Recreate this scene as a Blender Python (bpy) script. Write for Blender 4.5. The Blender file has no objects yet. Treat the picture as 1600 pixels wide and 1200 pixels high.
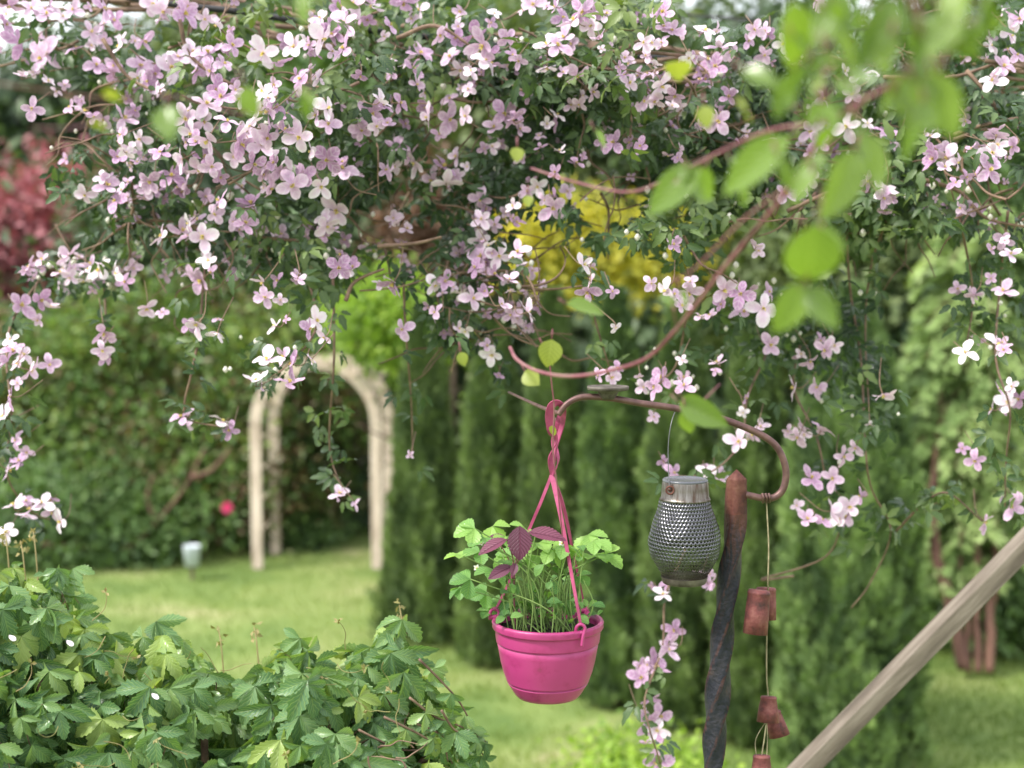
import bpy, math, random
import numpy as np
from mathutils import Vector, Matrix
rs = np.random.RandomState(7); random.seed(7)
R = math.radians
scn = bpy.context.scene; col = scn.collection
# ------------------------------------------------------------------ camera, sky, sun, exposure
FPX = 2200.0; CZ = 3.0; PITCH = math.atan(170/FPX)
cam = bpy.data.cameras.new('camera'); cob = bpy.data.objects.new('camera', cam); col.objects.link(cob)
cob.location = (0,0,CZ); cob.rotation_euler = (R(90)-PITCH,0,0)
cam.sensor_width = 36; cam.lens = FPX/1600*36; cam.clip_end = 500; cam.clip_start = .05
cam.dof.use_dof = True; cam.dof.focus_distance = 3.0; cam.dof.aperture_fstop = 2.1; cam.dof.aperture_blades = 0
scn.camera = cob
SUN_EL = 50; SUN_DIR = Vector((-.78,-.38,0)).normalized()
w = bpy.data.worlds.new('World'); scn.world = w; w.use_nodes = True
nt = w.node_tree; bg = nt.nodes['Background']
sky = nt.nodes.new('ShaderNodeTexSky'); sky.sky_type = 'NISHITA'; sky.sun_disc = False
sky.sun_elevation = R(SUN_EL); sky.sun_rotation = math.atan2(SUN_DIR.x, SUN_DIR.y)
# thin bright cloud cover over the sky
nz = nt.nodes.new('ShaderNodeTexNoise'); nz.inputs['Scale'].default_value = 2.2; nz.inputs['Detail'].default_value = 6
tc = nt.nodes.new('ShaderNodeTexCoord'); nt.links.new(tc.outputs['Generated'], nz.inputs['Vector'])
rmp = nt.nodes.new('ShaderNodeMapRange'); rmp.inputs[1].default_value=.3; rmp.inputs[2].default_value=.6; rmp.inputs[3].default_value=.6; rmp.inputs[4].default_value=.97
nt.links.new(nz.outputs['Fac'], rmp.inputs[0])
mx = nt.nodes.new('ShaderNodeMix'); mx.data_type='RGBA'
nt.links.new(rmp.outputs[0], mx.inputs[0]); nt.links.new(sky.outputs[0], mx.inputs[6]); mx.inputs[7].default_value=(7.2,7.3,7.4,1)
nt.links.new(mx.outputs[2], bg.inputs['Color']); bg.inputs['Strength'].default_value = .15
sl = bpy.data.lights.new('sun','SUN'); sl.energy = 3.0; sl.angle = R(10); sl.color = (1,.95,.87)
so = bpy.data.objects.new('sun', sl); col.objects.link(so)
sd = Vector((SUN_DIR.x*math.cos(R(SUN_EL)), SUN_DIR.y*math.cos(R(SUN_EL)), math.sin(R(SUN_EL))))
so.rotation_euler = sd.to_track_quat('Z','Y').to_euler()
scn.view_settings.view_transform='Standard'; scn.view_settings.look='None'; scn.view_settings.exposure = 1.05
scn.render.engine='CYCLES'
scn.cycles.max_bounces = 8; scn.cycles.transparent_max_bounces = 8

# ------------------------------------------------------------------ helpers
cp, sp_ = math.cos(PITCH), math.sin(PITCH)
def ray(px, py):
    x=(px-800)/FPX; u=-(py-600)/FPX
    return np.array([x, cp + u*sp_, -sp_ + u*cp])
def P(px, py, d):
    r = ray(px,py); return np.array([0,0,CZ]) + r*(d/r[1])
def G(px, py, z=0.):
    r = ray(px,py); t=(z-CZ)/r[2]; return np.array([0,0,CZ])+r*t
def M(px, d): return px*d/FPX
def norm(a):
    a=np.asarray(a,float); return a/np.maximum(np.linalg.norm(a,axis=-1,keepdims=True),1e-9)
def frames(d, n):
    y=norm(d); n=np.asarray(n,float); z=n-(n*y).sum(-1,keepdims=True)*y
    bad=np.linalg.norm(z,axis=-1)<1e-4; z[bad]+=[.3,.5,.7]; z=norm(z); x=np.cross(y,z)
    return np.stack([x,y,z],-1)

class MB:
    def __init__(s): s.v=[]; s.lv=[]; s.lt=[]; s.mi=[]; s.a=[]; s.n=0
    def add(s, V, F, uv=None, rnd=0., mi=0):
        V=np.asarray(V,float).reshape(-1,3)
        if uv is None: uv=np.zeros((len(V),2))
        s.a.append(np.column_stack([uv, np.full(len(V),rnd) if np.isscalar(rnd) else rnd]))
        s.v.append(V)
        s.lv.append(np.array([i for f in F for i in f],np.int64)+s.n)
        s.lt.append(np.array([len(f) for f in F],np.int64)); s.mi.append(np.full(len(F),mi,np.int64)); s.n+=len(V)
    def inst(s, T, pos, fr, sc, rnd, mi=0, mis=None):
        V,F,uv=T[:3]; V=np.asarray(V,float); m=len(pos)
        if m==0: return
        sc=np.asarray(sc,float); 
        if sc.ndim==1: sc=np.repeat(sc[:,None],3,1)
        W=np.einsum('mij,mnj->mni', fr, V[None]*sc[:,None,:])+np.asarray(pos)[:,None,:]
        nv=len(V); s.v.append(W.reshape(-1,3))
        a=np.concatenate([np.broadcast_to(uv[None],(m,nv,2)), np.broadcast_to(np.asarray(rnd)[:,None,None],(m,nv,1))],2)
        s.a.append(a.reshape(-1,3))
        fl=np.array([i for f in F for i in f]); ft=np.array([len(f) for f in F])
        s.lv.append((fl[None]+ (np.arange(m)*nv)[:,None]+s.n).reshape(-1)); s.lt.append(np.tile(ft,m))
        tm = T[3] if len(T)>3 else np.full(len(F),mi)
        s.mi.append(np.tile(np.asarray(tm),m)); s.n+=m*nv
    def mesh(s, name, mats, smooth=True):
        me=bpy.data.meshes.new(name)
        V=np.concatenate(s.v); L=np.concatenate(s.lv); T=np.concatenate(s.lt); mi=np.concatenate(s.mi)
        me.vertices.add(len(V)); me.vertices.foreach_set('co',V.astype(np.float32).ravel())
        me.loops.add(len(L)); me.loops.foreach_set('vertex_index',L.astype(np.int32))
        me.polygons.add(len(T)); st=np.concatenate([[0],np.cumsum(T)[:-1]])
        me.polygons.foreach_set('loop_start',st.astype(np.int32)); me.polygons.foreach_set('loop_total',T.astype(np.int32))
        me.polygons.foreach_set('material_index',mi.astype(np.int32))
        me.polygons.foreach_set('use_smooth',np.full(len(T),smooth))
        at=me.attributes.new('luv','FLOAT_VECTOR','POINT'); at.data.foreach_set('vector',np.concatenate(s.a).astype(np.float32).ravel())
        for m in (mats if isinstance(mats,(list,tuple)) else [mats]): me.materials.append(m)
        me.update(calc_edges=True); return me
    def build(s, name, mats, parent=None, smooth=True):
        me=s.mesh(name,mats,smooth)
        if parent is not None:      # local coordinates about the thing's base
            me.transform(parent.matrix_basis.inverted())
        o=bpy.data.objects.new(name,me); col.objects.link(o); o.parent=parent; return o

def tag(o,label=None,cat=None,group=None,kind=None):
    if label: o['label']=label
    if cat: o['category']=cat
    if group: o['group']=group
    if kind: o['kind']=kind
    return o
def thing(name,label,cat,loc=(0,0,0),group=None):
    o=bpy.data.objects.new(name,None); col.objects.link(o); o.location=Vector(loc); o.empty_display_size=.1
    return tag(o,label,cat,group)

def smooth_path(pts, n=8):
    p=np.asarray(pts,float); 
    if len(p)<3: return np.array([p[0]+(p[-1]-p[0])*t for t in np.linspace(0,1,n)])
    q=np.vstack([2*p[0]-p[1],p,2*p[-1]-p[-2]]); out=[]
    for i in range(len(p)-1):
        a,b,c,d=q[i:i+4]
        for t in np.linspace(0,1,n,endpoint=False):
            out.append(.5*((2*b)+(-a+c)*t+(2*a-5*b+4*c-d)*t*t+(-a+3*b-3*c+d)*t**3))
    out.append(p[-1]); return np.array(out)
def tube(mb, pts, rad, ns=8, rnd=0., mi=0, n=6, sm=True, cap=True, flat=1.):
    p=smooth_path(pts,n) if sm else np.asarray(pts,float); m=len(p)
    rad=np.interp(np.linspace(0,1,m),np.linspace(0,1,len(np.atleast_1d(rad))),np.atleast_1d(rad)) if np.size(rad)>1 else np.full(m,float(rad))
    t=norm(np.gradient(p,axis=0)); ref=np.array([.13,.97,.2]); 
    if abs(t[0]@ref)>.9: ref=np.array([1,0,0.])
    x=norm(np.cross(t[0],ref)); V=[]; uv=[]
    for i in range(m):
        x=norm(x-(x@t[i])*t[i]); y=np.cross(t[i],x)
        for k in range(ns):
            a=2*math.pi*k/ns; V.append(p[i]+rad[i]*(math.cos(a)*x+math.sin(a)*y*flat)); uv.append((k/ns,i/m))
    F=[(i*ns+k,i*ns+(k+1)%ns,(i+1)*ns+(k+1)%ns,(i+1)*ns+k) for i in range(m-1) for k in range(ns)]
    if cap: F+= [tuple(range(ns))[::-1], tuple((m-1)*ns+k for k in range(ns))]
    mb.add(V,F,np.array(uv),rnd,mi)
def lathe(mb, prof, c, ns=48, rnd=0., mi=0, rough=0.):
    V=[];uv=[]
    for i,(r,z) in enumerate(prof):
        for k in range(ns):
            a=2*math.pi*k/ns; rr=r*(1+rough*math.sin(a*3+i)*.5+rough*random.uniform(-.5,.5))
            V.append((c[0]+rr*math.cos(a),c[1]+rr*math.sin(a),c[2]+z)); uv.append((k/ns,i/len(prof)))
    F=[(i*ns+k,i*ns+(k+1)%ns,(i+1)*ns+(k+1)%ns,(i+1)*ns+k) for i in range(len(prof)-1) for k in range(ns)]
    mb.add(V,F,np.array(uv),rnd,mi)
def bar(mb, a, b, up, w, h, rnd=0., mi=0, bev=.12):
    """a beam from a to b, w wide, h tall along up, with chamfered edges"""
    a=np.array(a,float); b=np.array(b,float); y=norm(b-a); z=norm(np.array(up,float)-(np.array(up)@y)*y); x=np.cross(y,z)
    c=bev*min(w,h); pr=[(-w/2+c,-h/2),(w/2-c,-h/2),(w/2,-h/2+c),(w/2,h/2-c),(w/2-c,h/2),(-w/2+c,h/2),(-w/2,h/2-c),(-w/2,-h/2+c)]
    V=[q+x*u+z*v for q in (a,b) for u,v in pr]
    F=[(k,(k+1)%8,8+(k+1)%8,8+k) for k in range(8)]+[tuple(range(8))[::-1],tuple(range(8,16))]
    mb.add(V,F,None,rnd,mi)

# ------------------------------------------------------------------ materials
def mat(name): 
    m=bpy.data.materials.new(name); m.use_nodes=True; return m,m.node_tree.nodes,m.node_tree.links,m.node_tree.nodes['Principled BSDF']
def leafmat(name, cols, transl=.35, rough=.5, veins=0., tcol=None, noise=0., spec=.4, vein_n=7, amp=1.5, grad=0.):
    m,N,L,b=mat(name)
    at=N.new('ShaderNodeAttribute'); at.attribute_name='luv'; sx=N.new('ShaderNodeSeparateXYZ'); L.new(at.outputs['Vector'],sx.inputs[0])
    cr=N.new('ShaderNodeValToRGB'); e=cr.color_ramp.elements
    for i,c in enumerate(cols):
        t=i/max(1,len(cols)-1)
        el=e[i] if i<2 else e.new(t)
        el.position=t; el.color=(*c,1)
    fac=sx.outputs['Z']
    if noise:
        nz=N.new('ShaderNodeTexNoise'); nz.inputs['Scale'].default_value=noise; nz.inputs['Detail'].default_value=2
        g=N.new('ShaderNodeNewGeometry'); L.new(g.outputs['Position'],nz.inputs['Vector'])
        a=N.new('ShaderNodeMath'); a.operation='MULTIPLY_ADD'; L.new(nz.outputs['Fac'],a.inputs[0]); a.inputs[1].default_value=amp; a.inputs[2].default_value=-amp/2
        s2=N.new('ShaderNodeMath'); s2.operation='ADD'; s2.use_clamp=True; L.new(a.outputs[0],s2.inputs[0]); L.new(fac,s2.inputs[1]); fac=s2.outputs[0]
    if grad:
        ga=N.new('ShaderNodeMath'); ga.operation='ABSOLUTE'; L.new(sx.outputs['X'],ga.inputs[0])
        gb=N.new('ShaderNodeMath'); gb.operation='ADD'; L.new(ga.outputs[0],gb.inputs[0]); L.new(sx.outputs['Y'],gb.inputs[1])
        gc=N.new('ShaderNodeMath'); gc.operation='MULTIPLY_ADD'; L.new(gb.outputs[0],gc.inputs[0]); gc.inputs[1].default_value=grad; gc.inputs[2].default_value=-grad
        gd=N.new('ShaderNodeMath'); gd.operation='ADD'; gd.use_clamp=True; L.new(gc.outputs[0],gd.inputs[0]); L.new(fac,gd.inputs[1]); fac=gd.outputs[0]
    L.new(fac,cr.inputs[0]); colr=cr.outputs['Color']
    b.inputs['Roughness'].default_value=rough; b.inputs['Specular IOR Level'].default_value=spec
    tr=N.new('ShaderNodeBsdfTranslucent')
    if veins:
        ab=N.new('ShaderNodeMath'); ab.operation='ABSOLUTE'; L.new(sx.outputs['X'],ab.inputs[0])
        q=N.new('ShaderNodeMath'); q.operation='MULTIPLY_ADD'; L.new(ab.outputs[0],q.inputs[0]); q.inputs[1].default_value=-.32; L.new(sx.outputs['Y'],q.inputs[2])
        s=N.new('ShaderNodeMath'); s.operation='MULTIPLY'; L.new(q.outputs[0],s.inputs[0]); s.inputs[1].default_value=vein_n*6.283
        sn=N.new('ShaderNodeMath'); sn.operation='SINE'; L.new(s.outputs[0],sn.inputs[0])
        pw=N.new('ShaderNodeMapRange'); pw.inputs[1].default_value=.55; pw.inputs[2].default_value=1; L.new(sn.outputs[0],pw.inputs[0])
        mid=N.new('ShaderNodeMapRange'); mid.inputs[1].default_value=.0; mid.inputs[2].default_value=.1; mid.inputs[3].default_value=1; mid.inputs[4].default_value=0; L.new(ab.outputs[0],mid.inputs[0])
        mxx=N.new('ShaderNodeMath'); mxx.operation='MAXIMUM'; L.new(pw.outputs[0],mxx.inputs[0]); L.new(mid.outputs[0],mxx.inputs[1])
        bp=N.new('ShaderNodeBump'); bp.inputs['Strength'].default_value=veins; bp.inputs['Distance'].default_value=.003; bp.invert=True
        L.new(mxx.outputs[0],bp.inputs['Height']); L.new(bp.outputs[0],b.inputs['Normal'])
        mc=N.new('ShaderNodeMix'); mc.data_type='RGBA'; mc.blend_type='MIX'
        f=N.new('ShaderNodeMath'); f.operation='MULTIPLY'; L.new(mxx.outputs[0],f.inputs[0]); f.inputs[1].default_value=.3; L.new(f.outputs[0],mc.inputs[0])
        L.new(colr,mc.inputs[6]); lc=np.minimum(.8,np.array(cols[-1])*1.5+.02); mc.inputs[7].default_value=(*lc,1); colr=mc.outputs[2]
    L.new(colr,b.inputs['Base Color'])
    hs=N.new('ShaderNodeMix'); hs.data_type='RGBA'; hs.blend_type='MULTIPLY'; hs.inputs[0].default_value=1
    L.new(colr,hs.inputs[6]); hs.inputs[7].default_value=(*(tcol or (1.6,1.7,.6)),1); L.new(hs.outputs[2],tr.inputs['Color'])
    mixs=N.new('ShaderNodeMixShader'); mixs.inputs[0].default_value=transl
    L.new(b.outputs[0],mixs.inputs[1]); L.new(tr.outputs[0],mixs.inputs[2]); L.new(mixs.outputs[0],N['Material Output'].inputs['Surface'])
    return m
def surf(name, cols, scale=8, rough=.7, metal=0., bump=.3, bdist=.002, detail=6, spec=.4, stretch=(1,1,1), thr=(.35,.65), fine=None):
    m,N,L,b=mat(name)
    tcn=N.new('ShaderNodeTexCoord'); mp=N.new('ShaderNodeMapping'); mp.inputs['Scale'].default_value=stretch; L.new(tcn.outputs['Object'],mp.inputs[0])
    nz=N.new('ShaderNodeTexNoise'); nz.inputs['Scale'].default_value=scale; nz.inputs['Detail'].default_value=detail; nz.inputs['Roughness'].default_value=.62; L.new(mp.outputs[0],nz.inputs['Vector'])
    cr=N.new('ShaderNodeValToRGB'); e=cr.color_ramp.elements
    for i,c in enumerate(cols):
        t=thr[0]+(thr[1]-thr[0])*i/max(1,len(cols)-1); el=e[i] if i<2 else e.new(t)
        el.position=t; el.color=(*c,1)
    L.new(nz.outputs['Fac'],cr.inputs[0]); L.new(cr.outputs[0],b.inputs['Base Color'])
    b.inputs['Roughness'].default_value=rough; b.inputs['Metallic'].default_value=metal; b.inputs['Specular IOR Level'].default_value=spec
    n2=N.new('ShaderNodeTexNoise'); n2.inputs['Scale'].default_value=fine or scale*5; n2.inputs['Detail'].default_value=5; L.new(mp.outputs[0],n2.inputs['Vector'])
    bp=N.new('ShaderNodeBump'); bp.inputs['Strength'].default_value=bump; bp.inputs['Distance'].default_value=bdist
    L.new(n2.outputs['Fac'],bp.inputs['Height']); L.new(bp.outputs[0],b.inputs['Normal'])
    return m
MT={}
MT['bark']=surf('bark',[(.05,.035,.025),(.14,.10,.075)],12,.9,bump=.8,bdist=.01,stretch=(1,1,.25))
MT['bark_red']=surf('bark_reddish',[(.07,.035,.028),(.19,.10,.075)],10,.9,bump=.8,bdist=.01,stretch=(1,1,.2))
MT['vine']=surf('vine_wood',[(.10,.06,.045),(.24,.16,.11)],30,.8,bump=.5)
MT['redstem']=surf('red_stem',[(.10,.025,.035),(.20,.06,.08),(.22,.12,.11)],14,.5,bump=.3)
MT['wood_arch']=surf('pale_wood',[(.36,.28,.22),(.56,.46,.38),(.66,.56,.47)],6,.75,bump=.4,stretch=(4,4,.6))
MT['thuja']=leafmat('thuja_foliage',[(.05,.085,.03),(.14,.205,.065),(.25,.34,.11)],.2,.6,noise=3.2,amp=1.2,tcol=(1.4,1.6,.6))
MT['thuja_b']=leafmat('thuja_bright_foliage',[(.05,.09,.035),(.15,.23,.075),(.28,.39,.13)],.2,.6,noise=3.2,amp=1.2,tcol=(1.4,1.6,.6))
MT['dark']=leafmat('dark_green_leaf',[(.022,.045,.026),(.06,.10,.05),(.12,.18,.08)],.2,.45,noise=.5)
MT['mid']=leafmat('mid_green_leaf',[(.035,.08,.028),(.09,.16,.05),(.16,.25,.08)],.3,.5,noise=.4)
MT['olive']=leafmat('olive_leaf',[(.05,.08,.03),(.12,.165,.06),(.20,.25,.10)],.3,.55,noise=.5)
MT['pale']=leafmat('pale_green_leaf',[(.08,.15,.08),(.15,.25,.12),(.22,.34,.15)],.3,.55,noise=.25)
MT['lime']=leafmat('lime_leaf',[(.09,.17,.02),(.22,.34,.045),(.36,.48,.08)],.4,.5,noise=1)
MT['gold']=leafmat('golden_leaf',[(.16,.20,.03),(.48,.46,.05),(.70,.64,.10)],.4,.5,noise=1,tcol=(1.3,1.2,.5))
MT['photinia']=leafmat('green_and_bronze_leaf',[(.035,.08,.03),(.17,.10,.055),(.085,.17,.05),(.16,.26,.065),(.28,.35,.10)],.3,.4,noise=.7)
MT['redleaf']=leafmat('crimson_leaf',[(.12,.06,.06),(.32,.11,.13),(.55,.24,.27)],.3,.5,noise=.6,tcol=(1.4,.8,.8))
MT['rust']=leafmat('rust_brown_leaf',[(.06,.05,.03),(.13,.075,.045),(.19,.11,.07)],.3,.5,noise=.8,tcol=(1.2,1,.8))
MT['greyleaf']=leafmat('grey_pink_leaf',[(.05,.06,.045),(.12,.11,.10),(.26,.22,.21)],.3,.5,noise=1.5,tcol=(1,1,1))
MT['feather']=leafmat('feathery_conifer_leaf',[(.07,.12,.045),(.21,.31,.11),(.40,.50,.22)],.25,.55,noise=1.2)
MT['clem']=leafmat('clematis_leaf',[(.012,.034,.018),(.028,.062,.028),(.06,.105,.04),(.13,.18,.055)],.25,.42,noise=2,veins=.2)
MT['creeper']=leafmat('creeper_leaf',[(.045,.11,.045),(.10,.20,.085),(.17,.28,.11),(.27,.36,.10)],.28,.3,veins=.5,noise=0,tcol=(1.7,1.7,.4))
MT['climber']=leafmat('climber_leaf',[(.10,.165,.03),(.145,.225,.045),(.20,.28,.07)],.42,.24,veins=.35,tcol=(1.2,1.35,.35),spec=.55)
MT['climber2']=leafmat('climber_young_leaf',[(.22,.27,.05),(.30,.34,.09)],.5,.4,veins=.25,tcol=(1.2,1.2,.4))
MT['straw']=leafmat('strawberry_leaf',[(.06,.16,.05),(.15,.30,.09),(.28,.45,.11)],.35,.45,veins=.7)
MT['purple']=leafmat('purple_leaf',[(.10,.03,.06),(.17,.05,.09)],.18,.45,veins=1.,tcol=(1.5,.6,.8),vein_n=9)
MT['pstem']=leafmat('green_stem',[(.14,.24,.06),(.22,.32,.10)],.2,.5)
MT['tendril']=leafmat('tan_tendril',[(.20,.20,.07),(.30,.24,.11)],.2,.6)
MT['grass']=leafmat('grass_blade',[(.085,.14,.028),(.145,.215,.05),(.23,.28,.085)],.35,.6,noise=.9)
MT['petal']=leafmat('pink_petal',[(.40,.22,.39),(.58,.38,.56),(.71,.54,.69),(.78,.70,.77)],.25,.5,tcol=(1,.9,1),spec=.2,grad=.38,veins=.25,vein_n=3,noise=9,amp=.5)
MT['stamen']=leafmat('stamen',[(.60,.50,.18),(.72,.62,.28)],.2,.6)
MT['bud']=leafmat('pale_bud',[(.70,.66,.60),(.82,.80,.74)],.3,.5,tcol=(1,1,1))
MT['hotpink']=leafmat('rose_petal',[(.70,.06,.20),(.8,.1,.28)],.3,.5,tcol=(1,.6,.7))
MT['white']=leafmat('white_petal',[(.8,.8,.76),(.85,.85,.8)],.3,.5,tcol=(1,1,1))

# ------------------------------------------------------------------ leaf templates (axis +Y, normal +Z)
def leaf_t(W=.5, rows=6, fold=.12, droop=.15, serr=0., peak=.45, half=1, tip=1.2):
    V=[];uv=[];F=[]; cols=2*half+1
    for i in range(rows+1):
        v=i/rows; 
        wd=(math.sin(math.pi*min(1,v**(math.log(.5)/math.log(peak))))**.8 if 0<v<1 else 0)*W/2
        if v>.6: wd*=1-(v-.6)*.5*(tip-1)
        if serr and 0<i<rows: wd*= (1+serr) if i%2 else (1-serr)
        for j in range(cols):
            u=(j-half)/half
            y=v+ (abs(u)**1.5)*(serr*.12 if i%2 else -serr*.12)
            V.append((u*wd, y, fold*abs(u)*wd*2-droop*v*v)); uv.append((u,v))
    for i in range(rows):
        for j in range(cols-1):
            a=i*cols+j; F.append((a,a+1,a+cols+1,a+cols))
    return np.array(V),F,np.array(uv)
L_SIMPLE=leaf_t(.55,2,.2,.15)                 # far foliage
L_OVAL=leaf_t(.62,7,.15,.18,peak=.42,half=2)
L_CREEP3=leaf_t(.40,14,.42,.75,serr=.10,peak=.55,half=2,tip=1.6)
L_CREEP=leaf_t(.50,14,.22,.30,serr=.13,peak=.60,half=2,tip=1.4)
L_CREEP2=leaf_t(.46,14,.30,.48,serr=.12,peak=.58,half=2,tip=1.4)
L_CLEM=leaf_t(.44,6,.2,.3,serr=.14,peak=.4)
L_CLEM=(L_CLEM[0]+[0,.22,0],L_CLEM[1],L_CLEM[2])
L_STRAW=leaf_t(.78,12,.18,.22,serr=.09,peak=.58,half=2,tip=1.)
L_PURP=leaf_t(.74,22,.12,.12,serr=.06,peak=.46,half=3,tip=1.25)
def spray_t():
    """flat fan of scale foliage: five fingers"""
    V=[];F=[];uv=[]
    for a,l,y0 in ((0,1,0),(.55,.62,.15),(-.55,.62,.15),(.4,.5,.45),(-.4,.5,.45)):
        s,c=math.sin(a),math.cos(a); w=.055; b=len(V)
        for t,ww in ((0,.5),(.5,1),(1,.15)):
            cx,cy=s*l*t, y0+c*l*t*(1 if y0==0 else .9)
            V+=[(cx-c*w*ww,cy+s*w*ww,-.12*cy*cy),(cx+c*w*ww,cy-s*w*ww,-.12*cy*cy)]; uv+=[(-1,t),(1,t)]
        F+=[(b,b+1,b+3,b+2),(b+2,b+3,b+5,b+4)]
    return np.array(V),F,np.array(uv)
L_SPRAY=spray_t()

def rdir(n): return norm(rs.normal(size=(n,3)))
# ------------------------------------------------------------------ tree / shrub builder
def crown_pts(c, r, ncl, per, spread, shell=.55, flatbot=False):
    d=rdir(ncl); rad=shell+(1-shell)*rs.rand(ncl)**.6
    bump=1+.16*np.sin(d[:,0]*5+d[:,2]*4+c[0])+.12*np.sin(d[:,2]*9+c[1]+d[:,0]*7)
    cc=d*rad[:,None]*bump[:,None]
    if flatbot: cc[:,2]=np.where(cc[:,2]<0,cc[:,2]*.98,cc[:,2])
    cl=np.repeat(cc,per,0)*np.array(r)+np.array(c)
    pts=cl+rs.normal(size=cl.shape)*spread
    rn=np.repeat(rs.rand(ncl)*.7,per)+rs.rand(len(pts))*.3
    out=norm(np.repeat(d,per,0)+rs.normal(size=cl.shape)*.55)
    return pts,out,rn
def tree(name,label,cat,px,py,rx,ry,d,m,n=220,per=40,ls=.14,trunk=True,depth_r=None,group=None,spread=None,base_z=0.,lobes=None):
    c=P(px,py,d); r=(M(rx,d),depth_r or M(rx,d)*.7,M(ry,d))
    t=thing(name,label,cat,(c[0],d,base_z),group)
    mb=MB()
    for (ox,oy,sx,sy,fr) in (lobes or [(0,0,1,1,1)]):
        cc=P(px+ox*rx,py+oy*ry,d); cc[1]+=(0 if ox==0 else (random.random()-.65)*r[1]*1.1); rr=(r[0]*sx,r[1]*sx,r[2]*sy)
        pts,out,rn=crown_pts(cc,rr,int(n*fr),per,spread or ls*1.7)
        k=pts[:,2]>base_z+.02; pts,out,rn=pts[k],out[k],rn[k]
        dr=norm(out+rs.normal(size=out.shape)*.6+[0,0,-.2]); nr=norm(out+[0,0,.6])
        mb.inst(L_SIMPLE,pts,frames(dr,nr),ls*(.6+.8*rs.rand(len(pts))),rn)
    mb.build('crown' if trunk else 'foliage',m,t)
    tb=MB(); top=np.array([c[0],d,c[2]+r[2]*.3]); b=np.array([c[0],d,base_z])
    tr=max(.04,min(.25,r[0]*.07))
    tube(tb,[b,b+(top-b)*.5+[.1*r[0],0,0],top],[tr,tr*.8,tr*.3],8)
    for k in range(6):
        s=b+(top-b)*random.uniform(.3,.85); a=random.uniform(0,6.28)
        e=s+np.array([math.cos(a)*r[0]*.8,math.sin(a)*r[1]*.8,r[2]*random.uniform(.1,.5)])
        tube(tb,[s,(s+e)/2+[0,0,-.05*r[2]],e],[tr*.45,tr*.3,tr*.1],6)
    tb.build('trunk' if trunk else 'stem',MT['bark'],t)
    return t

# ------------------------------------------------------------------ ground and lawn
m,N,L,b=mat('lawn_ground')
g=N.new('ShaderNodeNewGeometry'); n1=N.new('ShaderNodeTexNoise'); n1.inputs['Scale'].default_value=.9; n1.inputs['Detail'].default_value=8; L.new(g.outputs['Position'],n1.inputs['Vector'])
cr=N.new('ShaderNodeValToRGB'); e=cr.color_ramp.elements
for i,(t,c) in enumerate([(.35,(.09,.15,.03)),(.5,(.16,.22,.055)),(.63,(.22,.26,.09)),(.72,(.34,.30,.17))]):
    el=e[i] if i<2 else e.new(t); el.position=t; el.color=(*c,1)
L.new(n1.outputs['Fac'],cr.inputs[0]); L.new(cr.outputs[0],b.inputs['Base Color']); b.inputs['Roughness'].default_value=.9
MT['ground']=m
mb=MB(); nx=60; xs=np.linspace(-1,1,nx); xs=np.sign(xs)*np.abs(xs)**2*200; ys=np.linspace(0,1,nx)**2*260-30
V=[];F=[]
for j,y in enumerate(ys):
    for i,x in enumerate(xs): V.append((x,y,.03*math.sin(x*.7)*math.cos(y*.5)-.03))
F=[(j*nx+i,j*nx+i+1,(j+1)*nx+i+1,(j+1)*nx+i) for j in range(nx-1) for i in range(nx-1)]
mb.add(V,F); tag(mb.build('lawn',MT['ground']),kind='structure')
def bare(x,y):   # worn, strawy patches
    return ((((x+3.9)/1.0)**2+((y-11.2)/.45)**2)<1)|((((x-.0)/1.1)**2+((y-9.5)/.35)**2)<1)
mb=MB(); n=70000; y=7.2+rs.rand(n)**1.2*8; x=(rs.rand(n)*2-1)*(y*.42)
k=~(bare(x,y)&(rs.rand(n)<.75)); x,y=x[k],y[k]; n=len(x)
dr=norm(np.column_stack([rs.normal(size=n)*.35,rs.normal(size=n)*.35,np.ones(n)])); 
T=(np.array([(-.09,0,0),(.09,0,0),(.0,1,.25),(-.05,.6,.08),(.05,.6,.08)]),[(0,1,4,3),(3,4,2)],np.zeros((5,2)))
z=.03*np.sin(x*.7)*np.cos(y*.5)-.035
rn=np.clip(.5+.3*np.sin(x*1.3+y*.8)+rs.normal(size=n)*.2,0,1)
mb.inst(T,np.column_stack([x,y,z]),frames(dr,rdir(n)*[1,1,.2]),.035+.035*rs.rand(n),rn)
tag(mb.build('grass',MT['grass']),'short mown lawn grass with a few straw coloured patches','grass',kind='stuff')

# ------------------------------------------------------------------ background planting
# (leaf counts modest: all of it lies far out of focus)
tree('pale_tree','pale green leafy tree on the far bank above the crimson shrub at far left','tree',70,240,170,75,30,MT['pale'],170,40,.32)
tree('dark_tree','dark green tree at far left below the patch of white sky','tree',90,190,150,60,27,MT['dark'],150,40,.30,lobes=[(0,0,1,1,.7),(.7,-.5,.6,.8,.4)])
tree('tall_tree','tall olive green tree rising to the top edge behind the black cable','tree',410,120,170,160,25,MT['olive'],260,40,.25,lobes=[(0,0,1,1,.8),(.6,-.3,.7,.7,.4)])
tree('laurel_tree','dark laurel mass behind the lower left edge of the clematis','tree',400,370,260,130,18,MT['dark'],330,44,.18)
tree('broad_tree','broad mid green tree behind the centre of the clematis','tree',660,190,210,250,22,MT['mid'],330,44,.22)
tree('olive_tree','olive green tree standing above the golden shrub','tree',930,190,210,200,20,MT['olive'],330,44,.2,lobes=[(0,0,1,1,.8),(-.5,.6,.7,.5,.3)])
tree('shady_tree','dark tree in the gap under the white sky patch at the upper right','tree',1200,250,220,210,19,MT['dark'],330,44,.2)
tree('bushy_tree','bushy tree at the upper right corner behind the clematis','tree',1520,210,230,230,17,MT['mid'],380,44,.17)
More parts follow.
